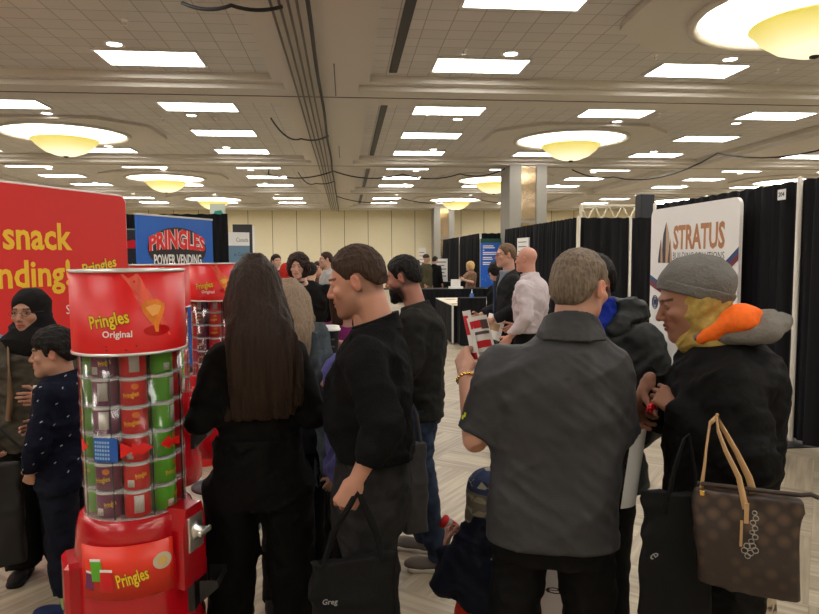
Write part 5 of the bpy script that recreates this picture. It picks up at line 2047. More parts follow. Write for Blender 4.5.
# ---- 8. magenta sweater woman with coffee cup
MW = dict(H=1.635, label='woman in magenta sweater holding a coffee cup, mostly hidden by the sweater man', h=.009, hh=.004, skin=s(206, 152, 130), hs=.97, sx=.165, w=1.05, dp=1.15, seed=43, hair_col=s(60, 40, 30),
          arms=[(1, (.22, -.05, 1.13), (.062, -.255, 1.272), dict(palm=(-.3, -.9, 0), curl=(30, 32, 34, 36), sc=.88, dir=(-.85, -.15, .12))), (-1, (-.21, .0, 1.10), (-.12, -.14, 1.0), dict(palm=(1, 0, 0), sc=.88))],
          top=dict(mat=fabric('magenta_knit', s(112, 30, 92), rough=.7), hem=.86, ra=(.062, .055, .045), neck=(1.475, .5), name='sweater'),
          bottom=dict(mat=BLKTR), shoes=dict(mat=SHOE_D))
rt8, sp = person(350, 3.3, -14, MW)
long_hair('hair', H_BROWN, rt8, [(1.36, 0, .03, .10, .08), (1.42, 0, .03, .105, .09), (1.50, 0, .0, .10, .10), (1.57, 0, -.01, .09, .10), (1.62, 0, -.01, .07, .08), (1.655, 0, -.01, .03, .03)], front=-.05, h=.009)
g = Fld((-.05, -.35, 1.0), (.3, .1, 1.35), .007)
g.cap((.215, -.05, 1.135), (.075, -.240, 1.262), .062, .046, k=0, flat=True)
g.folds(.006, (18, 18, 18), 3)
garment('crimson_sleeve', g, fabric('crimson_knit', s(110, 24, 36)), rt8)
cw_ = to_world(rt8, (-.012, -.325, 1.262))
o = root('coffee_cup', cw_, 0, 'black paper coffee cup with white lid held by the magenta sweater woman', 'cup')
MB().lathe([(.030, 0), (.031, .002), (.042, .105), (.044, .108)], 24).build('cup_body', mat('cup_black', s(34, 34, 38), rough=.5), o)
MB().lathe([(.046, .104), (.047, .112), (.043, .114), (.042, .124), (.036, .126), (.001, .122)], 24).build('cup_lid', WHITE, o)
b = MB()
b.box((-.02, -.0405, .062), (-.004, -.040, .07)).box((.004, -.0405, .062), (.02, -.040, .07)).box((-.022, -.037, .028), (.02, -.0365, .036))
b.build('cup_print', mat('print_grey', (1, 1, 1)), o)

# ---- 9. child in periwinkle jacket
PC = dict(H=1.285, cat='person', label='person in periwinkle blue hooded jacket tucked behind the sweater man', h=.010, hh=.005, hs=.9, skin=s(190, 140, 116), w=1.0, sx=.17, dp=1.2, seed=47,
          arms=[(-1, (-.15, .03, .92), (-.13, -.05, .78), dict(sc=.6)), (1, (.15, .03, .92), (.13, -.05, .78), dict(sc=.6))],
          top=dict(mat=fabric('periwinkle_shell', s(92, 90, 152), rough=.55), sleeve=2.0, hem=1.0, ra=(.08, .075, .06), folds=.010, name='hooded_jacket', neck=(1.7, 0)),
          bottom=dict(mat=BLKTR, top=1.06, rl=(.09, .075, .06)), shoes=dict(mat=SHOE_D))
rt9, sp = person(350, 2.78, -100, PC)
wrap('hood', fabric('periwinkle_shell', (1, 1, 1)), rt9, sp['Mh'], lambda g: (g.ell((0, .02, .01), (.112, .128, .132), k=0), g.cap((0, .03, -.08), (0, .03, -.16), .10, .13, k=.05),
     g.ell((0, -.14, -.02), (.07, .09, .09), k=.01, op='-')), fold=.006)

# ---- 10. woman in grey beanie and black coat
def coatm(g, k):
    g.ell((0, .035, 1.32), (.20, .150, .12), k=.05)


BWN = dict(H=1.69, headz=1.558, label='woman in grey beanie, mustard scarf and black winter coat, hands clasped', h=.0078, hh=.003, skin=s(164, 108, 80), nod=17, turn=4, hs=.98, head=(0, -.078, 0), seed=53,
           hair_col=s(30, 22, 20), lip=s(120, 62, 58), sx=.185, sz=1.40, ears=0, neck_r=.05,
           legs=[(-1, (-.10, -.0, .46), (-.11, .02, .08)), (1, (.10, .03, .46), (.11, .05, .08))],
           arms=[(-1, (-.20, -.14, 1.17), (-.02, -.195, 1.288), dict(palm=(.6, .75, 0), dir=(.05, -.32, -.95), curl=(28, 34, 38, 42), thumb=(.15, -.75, -.5), thumb2=(.1, -.85, -.3), handh=0) | {}),
                 (1, (.255, .045, 1.15), (.10, -.115, 1.240), dict(palm=(-.6, .4, -.7), curl=(30, 34, 40, 44), thumb=(.3, -.5, -.75), sc=.88))],
           top=dict(mat=COAT, hem=.655, sleeve=1.97, ra=(.080, .074, .055), folds=.009, ff=(5, 5, 8), frot=(0, .3, .3), neck=(1.485, .15), name='winter_coat', n=2.2,
                    lv=[(.62, 0, .015, .21, .150), (.80, 0, .015, .21, .155), (1.0, 0, .02, .20, .158), (1.18, 0, .025, .20, .165), (1.32, 0, .025, .19, .160), (1.40, 0, .025, .175, .135), (1.45, 0, .03, .15, .12), (1.49, 0, -.01, .09, .085), (1.53, 0, -.03, .07, .07)], mod=coatm),
           bottom=None, shoes=dict(mat=SHOE_D))
for a_ in BWN['arms']:
    a_[3].pop('handh', None)
rt10, sp = person(715, 2.0, -80, BWN)
PATT = None


def skirt_mat():
    m, nt, b_ = nodes('batik_print')
    tc = nt.nodes.new('ShaderNodeTexCoord')
    vo = nt.nodes.new('ShaderNodeTexVoronoi')
    vo.inputs['Scale'].default_value = 28
    lk(nt, tc.outputs['Object'], vo.inputs['Vector'])
    nz = nt.nodes.new('ShaderNodeTexNoise')
    nz.inputs['Scale'].default_value = 60
    lk(nt, tc.outputs['Object'], nz.inputs['Vector'])
    ad = nt.nodes.new('ShaderNodeMath')
    ad.operation = 'ADD'
    lk(nt, vo.outputs['Distance'], ad.inputs[0])
    lk(nt, nz.outputs['Fac'], ad.inputs[1])
    cr = nt.nodes.new('ShaderNodeValToRGB')
    cr.color_ramp.elements[0].position = .72
    cr.color_ramp.elements[0].color = (*s(52, 44, 40), 1)
    cr.color_ramp.elements[1].position = .95
    cr.color_ramp.elements[1].color = (*s(168, 152, 128), 1)
    lk(nt, ad.outputs[0], cr.inputs[0])
    lk(nt, cr.outputs[0], b_.inputs['Base Color'])
    b_.inputs['Roughness'].default_value = .85
    return m


g = Fld((-.3, -.3, .1), (.3, .3, .75), .012)
g.loft([(.12, 0, .03, .19, .17), (.4, 0, .03, .175, .155), (.74, 0, .03, .17, .14)], k=0, n=2.2)
g.folds(.012, (12, 12, 1.5), 5)
garment('skirt', g, skirt_mat(), rt10)
GREYK = fabric('grey_fleece', s(118, 114, 108), rough=.95, bump=.4, scale=90)
bean = wrap('beanie', fabric('beanie_grey', s(112, 110, 107), rough=.95, bump=.4, scale=120), rt10, sp['Mh'],
            lambda g: (g.ell((0, .030, .056), (.088, .112, .086), k=0, rot=(-.12, 0, 0)), g.ell((0, .075, .035), (.080, .068, .072), k=.03), g.cut(lambda X, Y, Z: (.024 - .62 * Y) - Z + 0 * X)),
            h=.004, fold=.0025, ff=(12, 12, 18))
wrap('beanie_cuff', fabric('beanie_grey', (1, 1, 1)), bean, sp['Mh'],
     lambda g: (g.ell((0, .030, .046), (.093, .118, .10), k=0), g.ell((0, .070, .03), (.085, .078, .080), k=.03), g.cut(lambda X, Y, Z: np.maximum((.016 - .62 * Y) - Z, Z - (.056 - .58 * Y)) + 0 * X)), h=.0035, fold=.0015)
MUST = fabric('mustard_scarf', s(176, 150, 84), rough=.85, bump=.3, scale=50, var=.2)


def scf(g):
    g.ell((0, .032, .0), (.083, .099, .092), k=0)
    g.cap((0, .02, -.07), (0, .035, -.15), .072, .085, k=.03)
    g.cap((.01, -.045, -.115), (.02, -.035, -.20), .035, .018, k=.025)
    g.cap((-.05, .03, -.12), (.05, .03, -.12), .055, k=.03)
    g.ell((0, -.088, -.01), (.062, .080, .088), k=.008, op='-')


wrap('headscarf', MUST, rt10, sp['Mh'], scf, h=.0045, fold=.006, ff=(10, 14, 26), rot=(.6, 0, 0))
ORG = fabric('orange_lining', s(246, 112, 40), rough=.6, bump=.15)
g = Fld((-.25, -.15, 1.36), (.25, .32, 1.66), .006)
g.ell((0, .125, 1.500), (.130, .078, .042), k=0)
g.cap((-.13, .11, 1.475), (-.06, -.06, 1.45), .030, .016, k=.04)
g.cap((.13, .11, 1.475), (.06, -.06, 1.45), .030, .016, k=.04)
g.ell((0, .10, 1.55), (.08, .09, .04), k=.03, op='-')
g.folds(.006, (14, 14, 16), 7)
garment('hood', g, GREYK, rt10)
g = Fld((-.22, -.18, 1.34), (.22, .25, 1.64), .006)
g.cap((.098, .045, 1.510), (.085, -.055, 1.452), .038, .014, k=0)
g.cap((.085, .075, 1.512), (.098, .045, 1.510), .036, .038, k=.03)
g.cap((-.098, .045, 1.510), (-.085, -.055, 1.452), .038, .014, k=0)
g.folds(.004, (14, 14, 16), 8)
garment('hood_lining', g, ORG, rt10)
ring = MB().tube([(0 + .0105 * math.cos(a), .0105 * math.sin(a), 0) for a in [2 * PI * i / 14 for i in range(14)]], .0022, 6, close=True).lathe([(.001, 0), (.006, .001), (.006, .004), (.001, .006)], 10, Matrix.Translation((.012, 0, 0)) @ Matrix.Rotation(PI / 2, 4, 'Y'))
Mh_ = frame(Vector((-.02, -.195, 1.288)), (.05, -.32, -.95), (.6, .75, 0), .95)
RINGM = Mh_ @ Matrix.Translation((.0105, -.004, -.108))
ring.build('gold_ring', GOLD, rt10, RINGM)
# crimson snack packet in the clasped hands
o = root('snack_packet', to_world(rt10, (.065, -.190, 1.228)), R(30), 'small shiny red packet in the clasped hands of the beanie woman', 'packet')
g = Fld((-.04, -.02, -.03), (.04, .02, .03), .003)
g.ell((0, 0, 0), (.028, .007, .017), k=0)
g.folds(.003, (60, 60, 60), 3)
garment('foil_wrapper', g, mat('foil_red', s(200, 24, 40), rough=.2, metal=.4), o)
MB().box((.022, -.002, -.014), (.032, .002, .014)).build('seal_strip', PAPER, o)
flyer('paper_sheet', 'white sheet of paper hanging down from the hand of the beanie woman', 'paper', rt10, (.03, -.215, 1.03), (.17, .25), (R(6), R(5), R(167)), curve=.03)


def monogram():
    m, nt, b_ = nodes('brown_coated_canvas')
    tc = nt.nodes.new('ShaderNodeTexCoord')
    mp = nt.nodes.new('ShaderNodeMapping')
    mp.inputs['Scale'].default_value = (30, 30, 30)
    mp.inputs['Rotation'].default_value = (0, R(45), 0)
    lk(nt, tc.outputs['Object'], mp.inputs['Vector'])
    vo = nt.nodes.new('ShaderNodeTexVoronoi')
    vo.inputs['Scale'].default_value = .9
    vo.inputs['Randomness'].default_value = .25
    lk(nt, mp.outputs[0], vo.inputs['Vector'])
    cr = nt.nodes.new('ShaderNodeValToRGB')
    cr.color_ramp.elements[0].position = .12
    cr.color_ramp.elements[0].color = (*s(84, 64, 50), 1)
    cr.color_ramp.elements[1].position = .52
    cr.color_ramp.elements[1].color = (*s(44, 32, 27), 1)
    lk(nt, vo.outputs['Distance'], cr.inputs[0])
    lk(nt, cr.outputs[0], b_.inputs['Base Color'])
    b_.inputs['Roughness'].default_value = .5
    return m


TAN = mat('tan_leather', s(186, 148, 104), rough=.5)
hb = bag('handbag', 'brown patterned handbag with tan straps hanging from the arm of the beanie woman', 'bag', 751, 1.60, .862, 1.10, .232, .11, 4, monogram(), hm=TAN, taper=1.0,
         handles=[[(-.108, .0, .235), (-.102, .01, .29), (-.098, .03, .34), (-.09, .08, .39), (-.07, .13, .40)],
                  [(-.008, -.055, .215), (-.025, -.045, .29), (-.055, -.01, .345), (-.072, .03, .385), (-.075, .08, .41), (-.06, .06, .385), (-.03, .015, .34), (.0, .0, .28), (.012, .0, .24)]], seed=9, fold=.003)
b = MB()
b.tube([(-.117, 0, .248), (-.06, -.010, .252), (.06, -.010, .252), (.115, -.0, .250), (.135, -.005, .256), (.152, -.005, .250)], .006, 6, flat=.8)
b.build('zip_top', mat('dark_brown_leather', s(52, 38, 32)), hb)
b = MB()
for (x, z, r1) in ((.010, .215, .005), (.013, .202, .006), (.007, .190, .006), (.012, .177, .006), (.006, .166, .005), (.013, .155, .006), (.005, .143, .006), (-.004, .130, .007), (.008, .132, .007), (-.009, .118, .007), (.004, .114, .007), (.014, .122, .007), (-.002, .105, .006)):
    b.tube([(x + r1 * math.cos(a), -.072, z + r1 * math.sin(a)) for a in [2 * PI * i / 12 for i in range(12)]], .0013, 5, close=True)
b.build('flower_charm', mat('dull_steel', (.42, .41, .39), rough=.35, metal=1), hb)
MB().box((-.012, -.070, .185), (-.002, -.066, .235)).box((-.020, -.069, .125), (-.014, -.066, .19)).build('strap_tab', TAN, hb)
MB().box((-.113, -.03, .225), (-.100, .0, .24), bev=.002).build('strap_clasp', GOLD, hb)
o = bag('tote_bag', 'plain black tote bag hanging in front of the beanie woman, left of her handbag', 'bag', 679, 1.70, .46, 1.065, .175, .09, 3, TOTE,
        handles=[[(-.03, -.02, .55), (-.01, -.01, .66), (.015, .02, .745), (.03, .08, .745), (.05, .06, .64), (.05, .03, .55)]], taper=.92, seed=12)
fit('lettering', 'e', mat('faded_print', (.3, .3, .3)), o, -.060, -.048, .43, .455, y=-.046, tilt=.9)

# ---- 11. man with blue scarf
BS = dict(H=1.71, label='man in dark puffy jacket and bright blue scarf facing the polo man', h=.009, hh=.004, skin=s(128, 84, 64), nod=8, turn=-6, hair_col=s(22, 18, 17), sx=.185, w=1.1, dp=1.25, seed=59, fade=.6,
          head=(0, -.05, 0), top=dict(mat=fabric('dark_grey_shell', s(40, 42, 42), rough=.55, bump=.3, scale=25), hem=.78, ra=(.085, .08, .06), folds=.010, neck=(1.49, .2), name='puffy_jacket'),
          arms=[(-1, (-.25, .0, 1.12), (-.2, -.2, 1.02)), (1, (.26, .02, 1.12), (.2, -.18, 1.0))], bottom=dict(mat=BLKTR), shoes=dict(mat=SHOE_D))
rt11, sp = person(597, 2.62, -35, BS)
hair_short(sp, sp['Mh'], rt11, H_BLACK, h=.004, t=.010, ear=.015)
g = Fld((-.25, -.2, 1.34), (.25, .25, 1.60), .007)
g.cap((-.10, .07, 1.47), (.10, .07, 1.47), .058, k=0)
g.cap((.12, .06, 1.47), (.13, -.06, 1.41), .055, .035, k=.03)
g.cap((-.12, .06, 1.47), (-.13, -.06, 1.41), .055, .035, k=.03)
g.folds(.009, (16, 16, 16), 4)
garment('hood', g, fabric('dark_grey_shell', (1, 1, 1)), rt11)
g = Fld((-.16, -.2, 1.28), (.16, .15, 1.60), .006)
g.loft([(1.38, 0, -.05, .11, .10), (1.46, 0, -.03, .085, .085), (1.53, 0, -.03, .078, .078)], k=0)
g.cap((.03, -.12, 1.42), (.03, -.14, 1.32), .04, .03, k=.03)
g.folds(.006, (12, 12, 30), 4)
garment('scarf', g, fabric('royal_blue_scarf', s(24, 44, 140), rough=.8), rt11)

# ---- 12-15. people at the far booths
BM = dict(H=1.79, label='bald man in pale lavender shirt with his back partly turned', h=.010, hh=.0045, skin=s(206, 140, 116), sx=.19, dp=1.1, seed=61, fade=0, head=(0, -.05, 0),
          top=dict(mat=fabric('lavender_shirt', s(196, 184, 188), rough=.7, bump=.15), hem=.99, ra=(.062, .056, .045), folds=.008, neck=(1.50, .3), sleeve=1.9),
          arms=[(-1, (-.24, .0, 1.16), (-.2, -.22, 1.04)), (1, (.245, .06, 1.16), (.24, -.10, .98), dict(palm=(-1, 0, 0)))], bottom=dict(mat=BLKTR, top=1.03), shoes=dict(mat=SHOE_D))
rt12, sp = person(531, 5.9, -112, BM)
MB().tube([(.165 * math.cos(a), .125 * math.sin(a), 1.03) for a in [2 * PI * i / 24 for i in range(24)]], .016, 6, close=True).build('belt', BLACK, rt12)
g = Fld((-.13, -.17, 1.42), (.13, .13, 1.6), .007)
g.loft([(1.49, 0, -.0, .092, .085), (1.53, 0, -.02, .078, .074), (1.56, 0, -.03, .072, .07)], k=0)
g.cut(lambda X, Y, Z: Z - 1.555 - .2 * Y + 0 * X)
garment('collar', g, fabric('lavender_shirt', (1, 1, 1)), rt12)
SM = dict(H=1.83, label='tall man in dark suit with glasses holding a brochure', h=.011, hh=.005, skin=s(204, 148, 122), hair_col=s(90, 72, 58), sx=.18, seed=67, nod=4,
          top=dict(mat=fabric('dark_suit', s(38, 38, 40), rough=.8), hem=.78, ra=(.06, .054, .042), neck=(1.49, .4), name='suit_jacket', open=lambda X, Y, Z: -np.maximum(np.abs(X) - np.clip((Z - 1.22) * .28, 0, 1), Y + .02)),
          arms=[(-1, (-.23, .0, 1.20), (-.12, -.26, 1.10), dict(palm=(1, 0, 0))), (1, (.235, .02, 1.20), (.18, -.22, 1.08), dict(palm=(-1, 0, 0)))], bottom=dict(mat=BLKTR), shoes=dict(mat=SHOE_D))
rt13, sp = person(508, 6.5, -72, SM)
hair_short(sp, sp['Mh'], rt13, hairmat('sandy_hair', s(110, 88, 68)), h=.005, t=.010, front=.078)
glasses(sp['Mh'], rt13, DARKM)
g = Fld((-.12, -.18, 1.05), (.12, .05, 1.62), .01)
g.loft([(1.1, 0, -.05, .09, .075), (1.4, 0, -.04, .09, .07), (1.5, 0, -.0, .075, .075), (1.56, 0, -.02, .066, .068)], k=0)
garment('dress_shirt', g, fabric('blue_grey_shirt', s(128, 140, 156)), rt13)
MB().prism([(-.02, 1.2), (0, 1.12), (.02, 1.2), (.014, 1.46), (-.014, 1.46)], -.150, -.13).build('tie', fabric('slate_tie', s(60, 70, 90)), rt13)
flyer('brochure', 'white brochure with brown photo held low by the suited man', 'brochure', rt13, (.20, -.20, 1.02), (.17, .24), (R(-14), R(16), R(72)), marks=[('photo_print', -.3, .3, -.15, .15, mat('brown_print', (1, 1, 1)))])
NW = dict(H=1.63, label='dark-haired person with bowed head half hidden by the suited man', h=.013, hh=.006, nod=28, skin=s(200, 150, 126), seed=71, hair_col=s(26, 20, 20),
          top=dict(mat=BLKKNIT, name='jacket'), bottom=dict(mat=BLKTR), shoes=dict(mat=SHOE_D))
rt14, sp = person(499, 7.6, -60, NW)
bob('hair', H_BLACK, rt14, sp['Mh'], h=.007, amp=.003, low=-.08, w=.095)
BL = dict(H=1.575, label='blonde woman in brown patterned blouse reaching across the long counter', h=.016, hh=.008, handh=.009, skin=s(206, 158, 132), seed=73, w=1.0,
          top=dict(mat=mat('brown_pattern_blouse', s(118, 84, 58), var=.55, scale=14), hem=.86, sleeve=.8, name='blouse'), arms=[(-1, (-.2, -.12, 1.14), (-.12, -.42, .99)), (1, (.2, -.06, 1.06), (.05, -.25, 1.12))],
          bottom=dict(mat=BLKTR), shoes=dict(mat=SHOE_D))
rt15, sp = person(471, 16.6, -62, BL)
bob('hair', hairmat('blonde_hair', s(196, 160, 108)), rt15, sp['Mh'], h=.009, amp=.004, low=-.19)
OL = dict(H=1.77, label='person in olive parka and grey knit hat at the far tables', h=.02, hh=.009, handh=.01, seed=79, w=1.25, dp=1.3,
          top=dict(mat=fabric('olive_parka', s(76, 72, 54)), hem=.75, ra=(.09, .085, .06), folds=.01, name='parka'), bottom=dict(mat=BLKTR), shoes=dict(mat=SHOE_D))
rt16, sp = person(426, 19.0, 70, OL)
wrap('knit_hat', fabric('dark_knit_hat', s(66, 58, 52)), rt16, sp['Mh'], lambda g: (g.ell((0, .02, .05), (.09, .108, .09), k=0), g.cut(lambda X, Y, Z: .02 - Z + 0 * X)), h=.01, fold=0)

far = [
    (435, 19.8, 150, 1.72, 'black', H_BLACK, 'person in black beside the olive parka', s(200, 150, 120)),
    (418, 23.0, -20, 1.60, 'dark', H_DARK, 'person in dark top seated west of the olive parka', s(206, 150, 124)),
    (443, 21.6, -60, 1.40, 'brown', H_BROWN, 'seated person with brown hair beside the poster board', s(206, 140, 120)),
    (408, 26.0, 180, 1.72, 'black', H_BLACK, 'distant person in black just over the shoulder of the jeans man', s(200, 150, 120)),
    (338, 19.0, 160, 1.70, 'black', H_BLACK, 'distant dark-haired person beside the grey T-shirt man, nearer his back', s(200, 150, 120)),
    (331, 21.5, 200, 1.69, 'dark', H_BLACK, 'distant dark-haired person in grey by the cream wall', s(200, 150, 120)),
    (276, 11.0, 30, 1.76, 'black', H_DARK, 'dark-haired person whose head shows above the long-haired woman', s(206, 156, 128)),
    (311, 8.1, 170, 1.64, 'black', H_BLACK, 'dark-haired person in black right behind the curly-haired woman', s(206, 156, 128)),
    (319, 10.6, -30, 1.64, 'brown', H_BROWN, 'person in brown facing the light grey T-shirt man', s(206, 150, 124)),
]
FM = {'black': BLKKNIT, 'dark': CHAR, 'brown': fabric('brown_wool', s(84, 60, 50))}
for i, (u, d, fc, hh_, cm, hm_, lab, sk) in enumerate(far):
    r_, sp = person(u, d, fc, dict(H=hh_, label=lab, h=.022, hh=.01, handh=.011, eyes=0, skin=sk, seed=80 + i, top=dict(mat=FM[cm], name='jacket'), bottom=dict(mat=BLKTR), shoes=dict(mat=SHOE_D), nod=5))
    hair_short(sp, sp['Mh'], r_, hm_, h=.011, t=.014, lumps=.003)
RH = dict(H=1.62, label='person in bright red hooded top behind the curly-haired woman', h=.016, hh=.008, handh=.01, seed=95, top=dict(mat=fabric('red_hoodie', s(176, 44, 36)), name='hooded_top'), bottom=dict(mat=BLKTR), shoes=dict(mat=SHOE_D), w=1.1)
r_, sp = person(287, 9.4, 200, RH)
wrap('hood', fabric('red_hoodie', (1, 1, 1)), r_, sp['Mh'], lambda g: (g.ell((0, .02, .01), (.105, .12, .12), k=0), g.cap((0, .03, -.06), (0, .03, -.14), .09, .12, k=.05), g.ell((0, -.14, -.02), (.07, .09, .09), k=.01, op='-')), h=.009, fold=.004)

# ---- hijab woman
HW = dict(H=1.545, label='woman in black hijab and glasses standing beside the red banner', h=.0085, hh=.0035, skin=s(176, 120, 92), nod=2, turn=-18, hs=1.0, sx=.17, w=1.08, dp=1.15, seed=97, ears=0, hair_col=s(24, 20, 18), lip=s(150, 78, 70),
          arms=[(-1, (-.215, .02, .95), (-.19, -.10, .79), dict(palm=(1, 0, 0), sc=.85)), (1, (.215, .0, .97), (.08, -.20, 1.00), dict(palm=(-1, 0, 0), sc=.85))],
          top=dict(mat=mat('camo_shirt', s(58, 52, 42), var=.75, scale=13, stretch=(1, 1, 2.2), rough=.85), hem=.72, ra=(.065, .058, .045), folds=.008, name='long_top', neck=(1.5, .2)),
          bottom=dict(mat=BLKTR, rl=(.12, .10, .10), name='wide_trousers'), shoes=dict(mat=SHOE_D))
rt20, sp = person(32, 3.42, -12, HW)


def hij(g):
    g.ell((0, .022, .028), (.086, .108, .100), k=0)
    g.cap((0, .02, -.06), (0, .02, -.13), .078, .105, k=.04)
    g.cap((0, .02, -.12), (0, .0, -.15), .10, .115, k=.04, sc=(.8, 1, 1))
    g.ell((0, -.104, -.012), (.054, .072, .074), k=.006, op='-')


wrap('hijab', fabric('black_hijab', s(24, 23, 24), rough=.8), rt20, sp['Mh'], hij, h=.0045, fold=.005, ff=(9, 9, 16), lo=(-.24, -.2, -.30))
glasses(sp['Mh'], rt20, DARKM)
b = MB().tube([(-.10, .10, 1.26), (-.105, .03, 1.305), (-.10, -.06, 1.28), (-.085, -.135, 1.18), (-.08, -.15, 1.02), (-.1, -.14, .88)], .016, 6, flat=.35)
tag(b.build('bag_strap', mat('strap_tan', s(120, 92, 66))), None, None)
st_ = [o for o in bpy.data.objects if o.name.startswith('bag_strap')][0]
st_.parent = rt20
bag('shoulder_bag', 'black shoulder bag hanging low beside the hijab woman', 'bag', -8, 3.0, .26, .74, .18, .10, 0, mat('bag_black', s(20, 20, 21), rough=.6), handles=[[(-.08, 0, .55), (0, 0, .66), (.08, 0, .55)]], h=.01)
o = root('snack_box', to_world(rt20, (.10, -.27, 1.03)), R(20), 'small dark purple carton held by the hijab woman', 'box')
MB().box((-.05, -.012, -.045), (.05, .012, .045), bev=.002).build('carton', PURP, o)
MB().box((-.05, -.013, .034), (.05, .013, .046)).build('carton_edge', PAPER, o)

# ---- boy in navy
BY = dict(H=1.365, name='boy', cat='boy', label='dark-haired boy in navy sweater standing between the hijab woman and the big dispenser', h=.0075, hh=.003, skin=s(186, 130, 102), nod=4, turn=16, hs=.92, sx=.185, seed=101, hair_col=s(20, 17, 16),
          w=1.05, dp=1.25, head=(0, -.04, 0), lip=s(170, 96, 88),
          legs=[(-1, (-.09, -.03, .38), (-.10, -.01, .08)), (1, (.085, .0, .38), (.095, .02, .08))],
          arms=[(-1, (-.19, -.02, .88), (-.12, -.17, .86), dict(palm=(1, 0, 0), sc=.75)), (1, (.195, -.03, .86), (.14, -.09, .72), dict(palm=(-1, 0, 0), sc=.75))],
          top=dict(mat=NAVYF, hem=.80, ra=(.070, .064, .05), folds=.006, name='sweater', neck=(1.485, .25)),
          bottom=dict(mat=fabric('navy_sweatpants', s(22, 24, 36)), rl=(.11, .085, .062), end=.14, z0=.09, folds=.008), shoes=dict(mat=SHOE_B, sole=SOLE_W))
rt21, sp = person(60, 3.08, -118, BY)
hair_short(sp, sp['Mh'], rt21, H_BLACK, t=.018, nape=-.045, h=.0035, lumps=.004, front=.030, side=-.02, top=.012, seed=14, ear=.012)
# small white motifs knitted into the sweater, and lime socks
P = None
sw = [c for c in rt21.children if c.name.startswith('sweater')][0]
b = MB()
r_ = random.Random(5)
vv = sw.data.vertices
cand = list(range(0, len(vv), 37))
r_.shuffle(cand)
pts = []
for i in cand:
    p, n_ = vv[i].co, vv[i].normal
    if all((p - q).length > .055 for q in pts):
        pts.append(p.copy())
        t1 = n_.cross(Vector((0, 0, 1)))
        if t1.length < .2:
            continue
        t1.normalize()
        t2 = n_.cross(t1)
        a = r_.uniform(.3, 1.0)
        e1, e2 = (t1 * math.cos(a) + t2 * math.sin(a)) * .006, (t2 * math.cos(a) - t1 * math.sin(a)) * .0022
        q = p + n_ * .0015
        b.add([q - e1 - e2, q + e1 - e2, q + e1 + e2, q - e1 + e2], [(0, 1, 2, 3)])
    if len(pts) > 110:
        break
m_o = b.build('knit_motif', mat('motif_white', s(170, 170, 174)), sw)
tag(m_o, kind='stuff')
for q, x, y in ((-1, -.10, -.01), (1, .095, .02)):
    g = Fld((-.06, -.06, .05), (.06, .06, .2), .005)
    g.cap((0, 0.02, .06), (0, .0, .17), .040, .040, k=0)
    so = garment('sock', g, mat('lime_sock', s(150, 170, 110)), rt21, M=Matrix.Translation((x, y, 0)))
    b = MB()
    b.tube([(x + .041 * math.cos(a), y + .01 + .041 * math.sin(a), .12) for a in [2 * PI * i / 16 for i in range(16)]], .006, 6, close=True)
    b.build('sock_band', BLACK, so)

# ---- toddler
TD = dict(H=.905, name='toddler', cat='child', label='toddler in patterned knit hat and navy jacket beside the polo man', h=.0075, hh=.0035, skin=s(200, 140, 116), hs=.87, nod=14, sx=.20, sz=1.33, w=1.0, dp=1.25, seed=103,
          legs=[(-1, (-.075, -.02, .27), (-.08, 0, .07)), (1, (.075, -.02, .27), (.08, 0, .07))],
          arms=[(-1, (-.16, -.02, .54), (-.10, -.14, .60), dict(palm=(1, 0, 0), sc=.58)), (1, (.170, .0, .51), (.150, -.090, .615), dict(palm=(-1, 0, 0), sc=.60, curl=(40, 45, 50, 55)))],
          top=dict(mat=fabric('navy_shell', s(24, 28, 42), rough=.6), hem=.86, ra=(.10, .088, .075), folds=.006, ff=(10, 10, 14), name='padded_jacket', neck=(1.50, .2),
                   lv=[(.84, 0, .0, .24, .17), (1.0, 0, 0, .245, .175), (1.2, 0, 0, .23, .165), (1.33, 0, 0, .21, .15), (1.42, 0, 0, .16, .125), (1.5, 0, 0, .12, .11), (1.55, 0, 0, .1, .1)]),
          bottom=dict(mat=fabric('orange_red_snow_trousers', s(214, 60, 40), rough=.6), hip=(.235, .165), rl=(.15, .12, .1), top=.98, folds=.006), shoes=dict(mat=SHOE_D))
rt22, sp = person(491, 2.3, -168, TD)


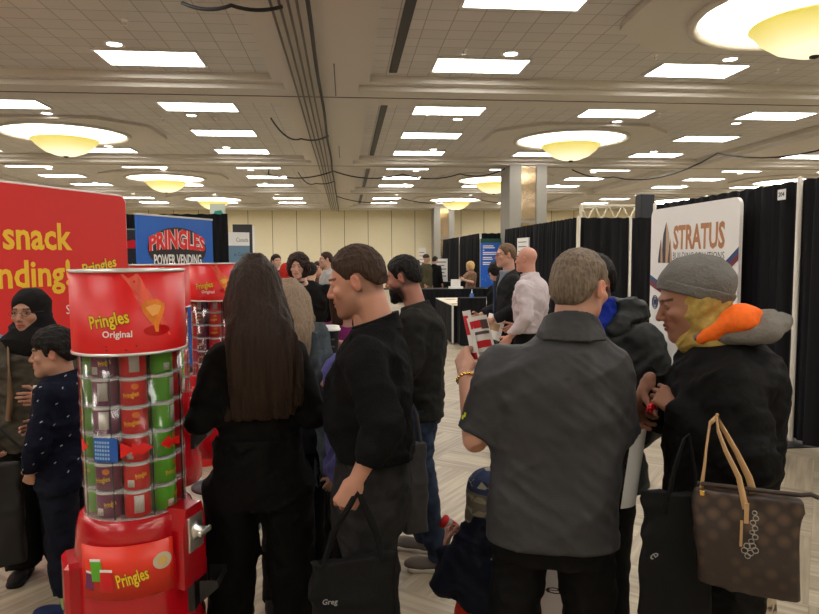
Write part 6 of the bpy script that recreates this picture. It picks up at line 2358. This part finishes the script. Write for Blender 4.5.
def hat_mat():
    m, nt, b_ = nodes('fair_isle_knit')
    tc = nt.nodes.new('ShaderNodeTexCoord')
    sx_ = nt.nodes.new('ShaderNodeSeparateXYZ')
    lk(nt, tc.outputs['Object'], sx_.inputs[0])
    mr = nt.nodes.new('ShaderNodeMapRange')
    mr.inputs[1].default_value, mr.inputs[2].default_value = .77, .93
    lk(nt, sx_.outputs[2], mr.inputs[0])
    cr = nt.nodes.new('ShaderNodeValToRGB')
    e = cr.color_ramp
    e.interpolation = 'CONSTANT'
    e.elements[0].color = (*s(106, 100, 88), 1)
    e.elements[1].position = .56
    e.elements[1].color = (*s(40, 52, 84), 1)
    lk(nt, mr.outputs[0], cr.inputs[0])
    mp = nt.nodes.new('ShaderNodeMapping')
    mp.inputs['Scale'].default_value = (28, 28, 28)
    mp.inputs['Rotation'].default_value = (0, R(45), 0)
    lk(nt, tc.outputs['Object'], mp.inputs[0])
    ck = nt.nodes.new('ShaderNodeTexChecker')
    ck.inputs['Scale'].default_value = 1
    ck.inputs['Color1'].default_value = (0, 0, 0, 1)
    ck.inputs['Color2'].default_value = (1, 1, 1, 1)
    lk(nt, mp.outputs[0], ck.inputs['Vector'])
    gt = nt.nodes.new('ShaderNodeMapRange')
    gt.inputs[1].default_value, gt.inputs[2].default_value = .50, .51
    w2 = nt.nodes.new('ShaderNodeMath')
    w2.operation = 'PINGPONG'
    w2.inputs[1].default_value = .024
    lk(nt, sx_.outputs[2], w2.inputs[0])
    w3 = nt.nodes.new('ShaderNodeMath')
    w3.operation = 'GREATER_THAN'
    w3.inputs[1].default_value = .0135
    lk(nt, w2.outputs[0], w3.inputs[0])
    ml = nt.nodes.new('ShaderNodeMath')
    ml.operation = 'MULTIPLY'
    lk(nt, w3.outputs[0], ml.inputs[0])
    lk(nt, ck.outputs['Fac'], ml.inputs[1])
    mx = nt.nodes.new('ShaderNodeMix')
    mx.data_type = 'RGBA'
    lk(nt, ml.outputs[0], mx.inputs[0])
    lk(nt, cr.outputs[0], mx.inputs[6])
    mx.inputs[7].default_value = (*s(150, 142, 122), 1)
    lk(nt, mx.outputs[2], b_.inputs['Base Color'])
    b_.inputs['Roughness'].default_value = .95
    return m


wrap('knit_hat', hat_mat(), rt22, sp['Mh'], lambda g: (g.ell((0, .015, .04), (.100, .118, .105), k=0), g.ell((.075, .01, -.05), (.032, .05, .055), k=.03), g.ell((-.075, .01, -.05), (.032, .05, .055), k=.03),
     g.ell((0, .05, -.03), (.085, .07, .06), k=.03), g.ell((0, -.13, -.05), (.06, .08, .085), k=.01, op='-')), h=.005, fold=.002)
o = root('snack_cup', to_world(rt22, (.120, -.175, .655)), R(10), 'clear cup with red band held up by the toddler', 'cup')
Mt = Matrix.Rotation(R(-55), 4, 'Y')
MB().lathe([(.016, -.04), (.024, .03), (.026, .032)], 18, Mt).build('cup_body', mat('cup_pale', (.7, .68, .66), rough=.2, alpha=.8), o)
MB().lathe([(.0185, -.03), (.0225, .008)], 18, Mt, caps=False).build('cup_band', RED, o)
MB().lathe([(.027, .03), (.027, .036), (.001, .037)], 18, Mt).build('cup_lid', RED, o)

# white paper carrier seen between the legs of the polo man
o = bag('paper_bag', 'white paper carrier bag with printed symbol beyond the legs of the polo man', 'bag', 553, 2.4, .0, .52, .20, .1, 0, PAPER, taper=.98, fold=.001)
fit('lettering', 'e', BPRINT, o, -.02, .04, .44, .465, y=-.056)
flat('red_mark', ring_pts(.06, .43, .007, .009, 10), RED, o, y=-.054)

# crumpled clear bag on the floor by the numbered drape
o = root('crumpled_bag', G(782, 5.9), .3, 'crumpled translucent plastic on the floor at the foot of the numbered drape', 'plastic bag')
g = Fld((-.2, -.15, 0), (.2, .15, .1), .012)
g.ell((0, 0, .02), (.16, .11, .04), k=0)
g.folds(.012, (22, 22, 22), 6)
garment('plastic_film', g, mat('crumpled_plastic', (.45, .45, .44), rough=.25, alpha=.6), o)
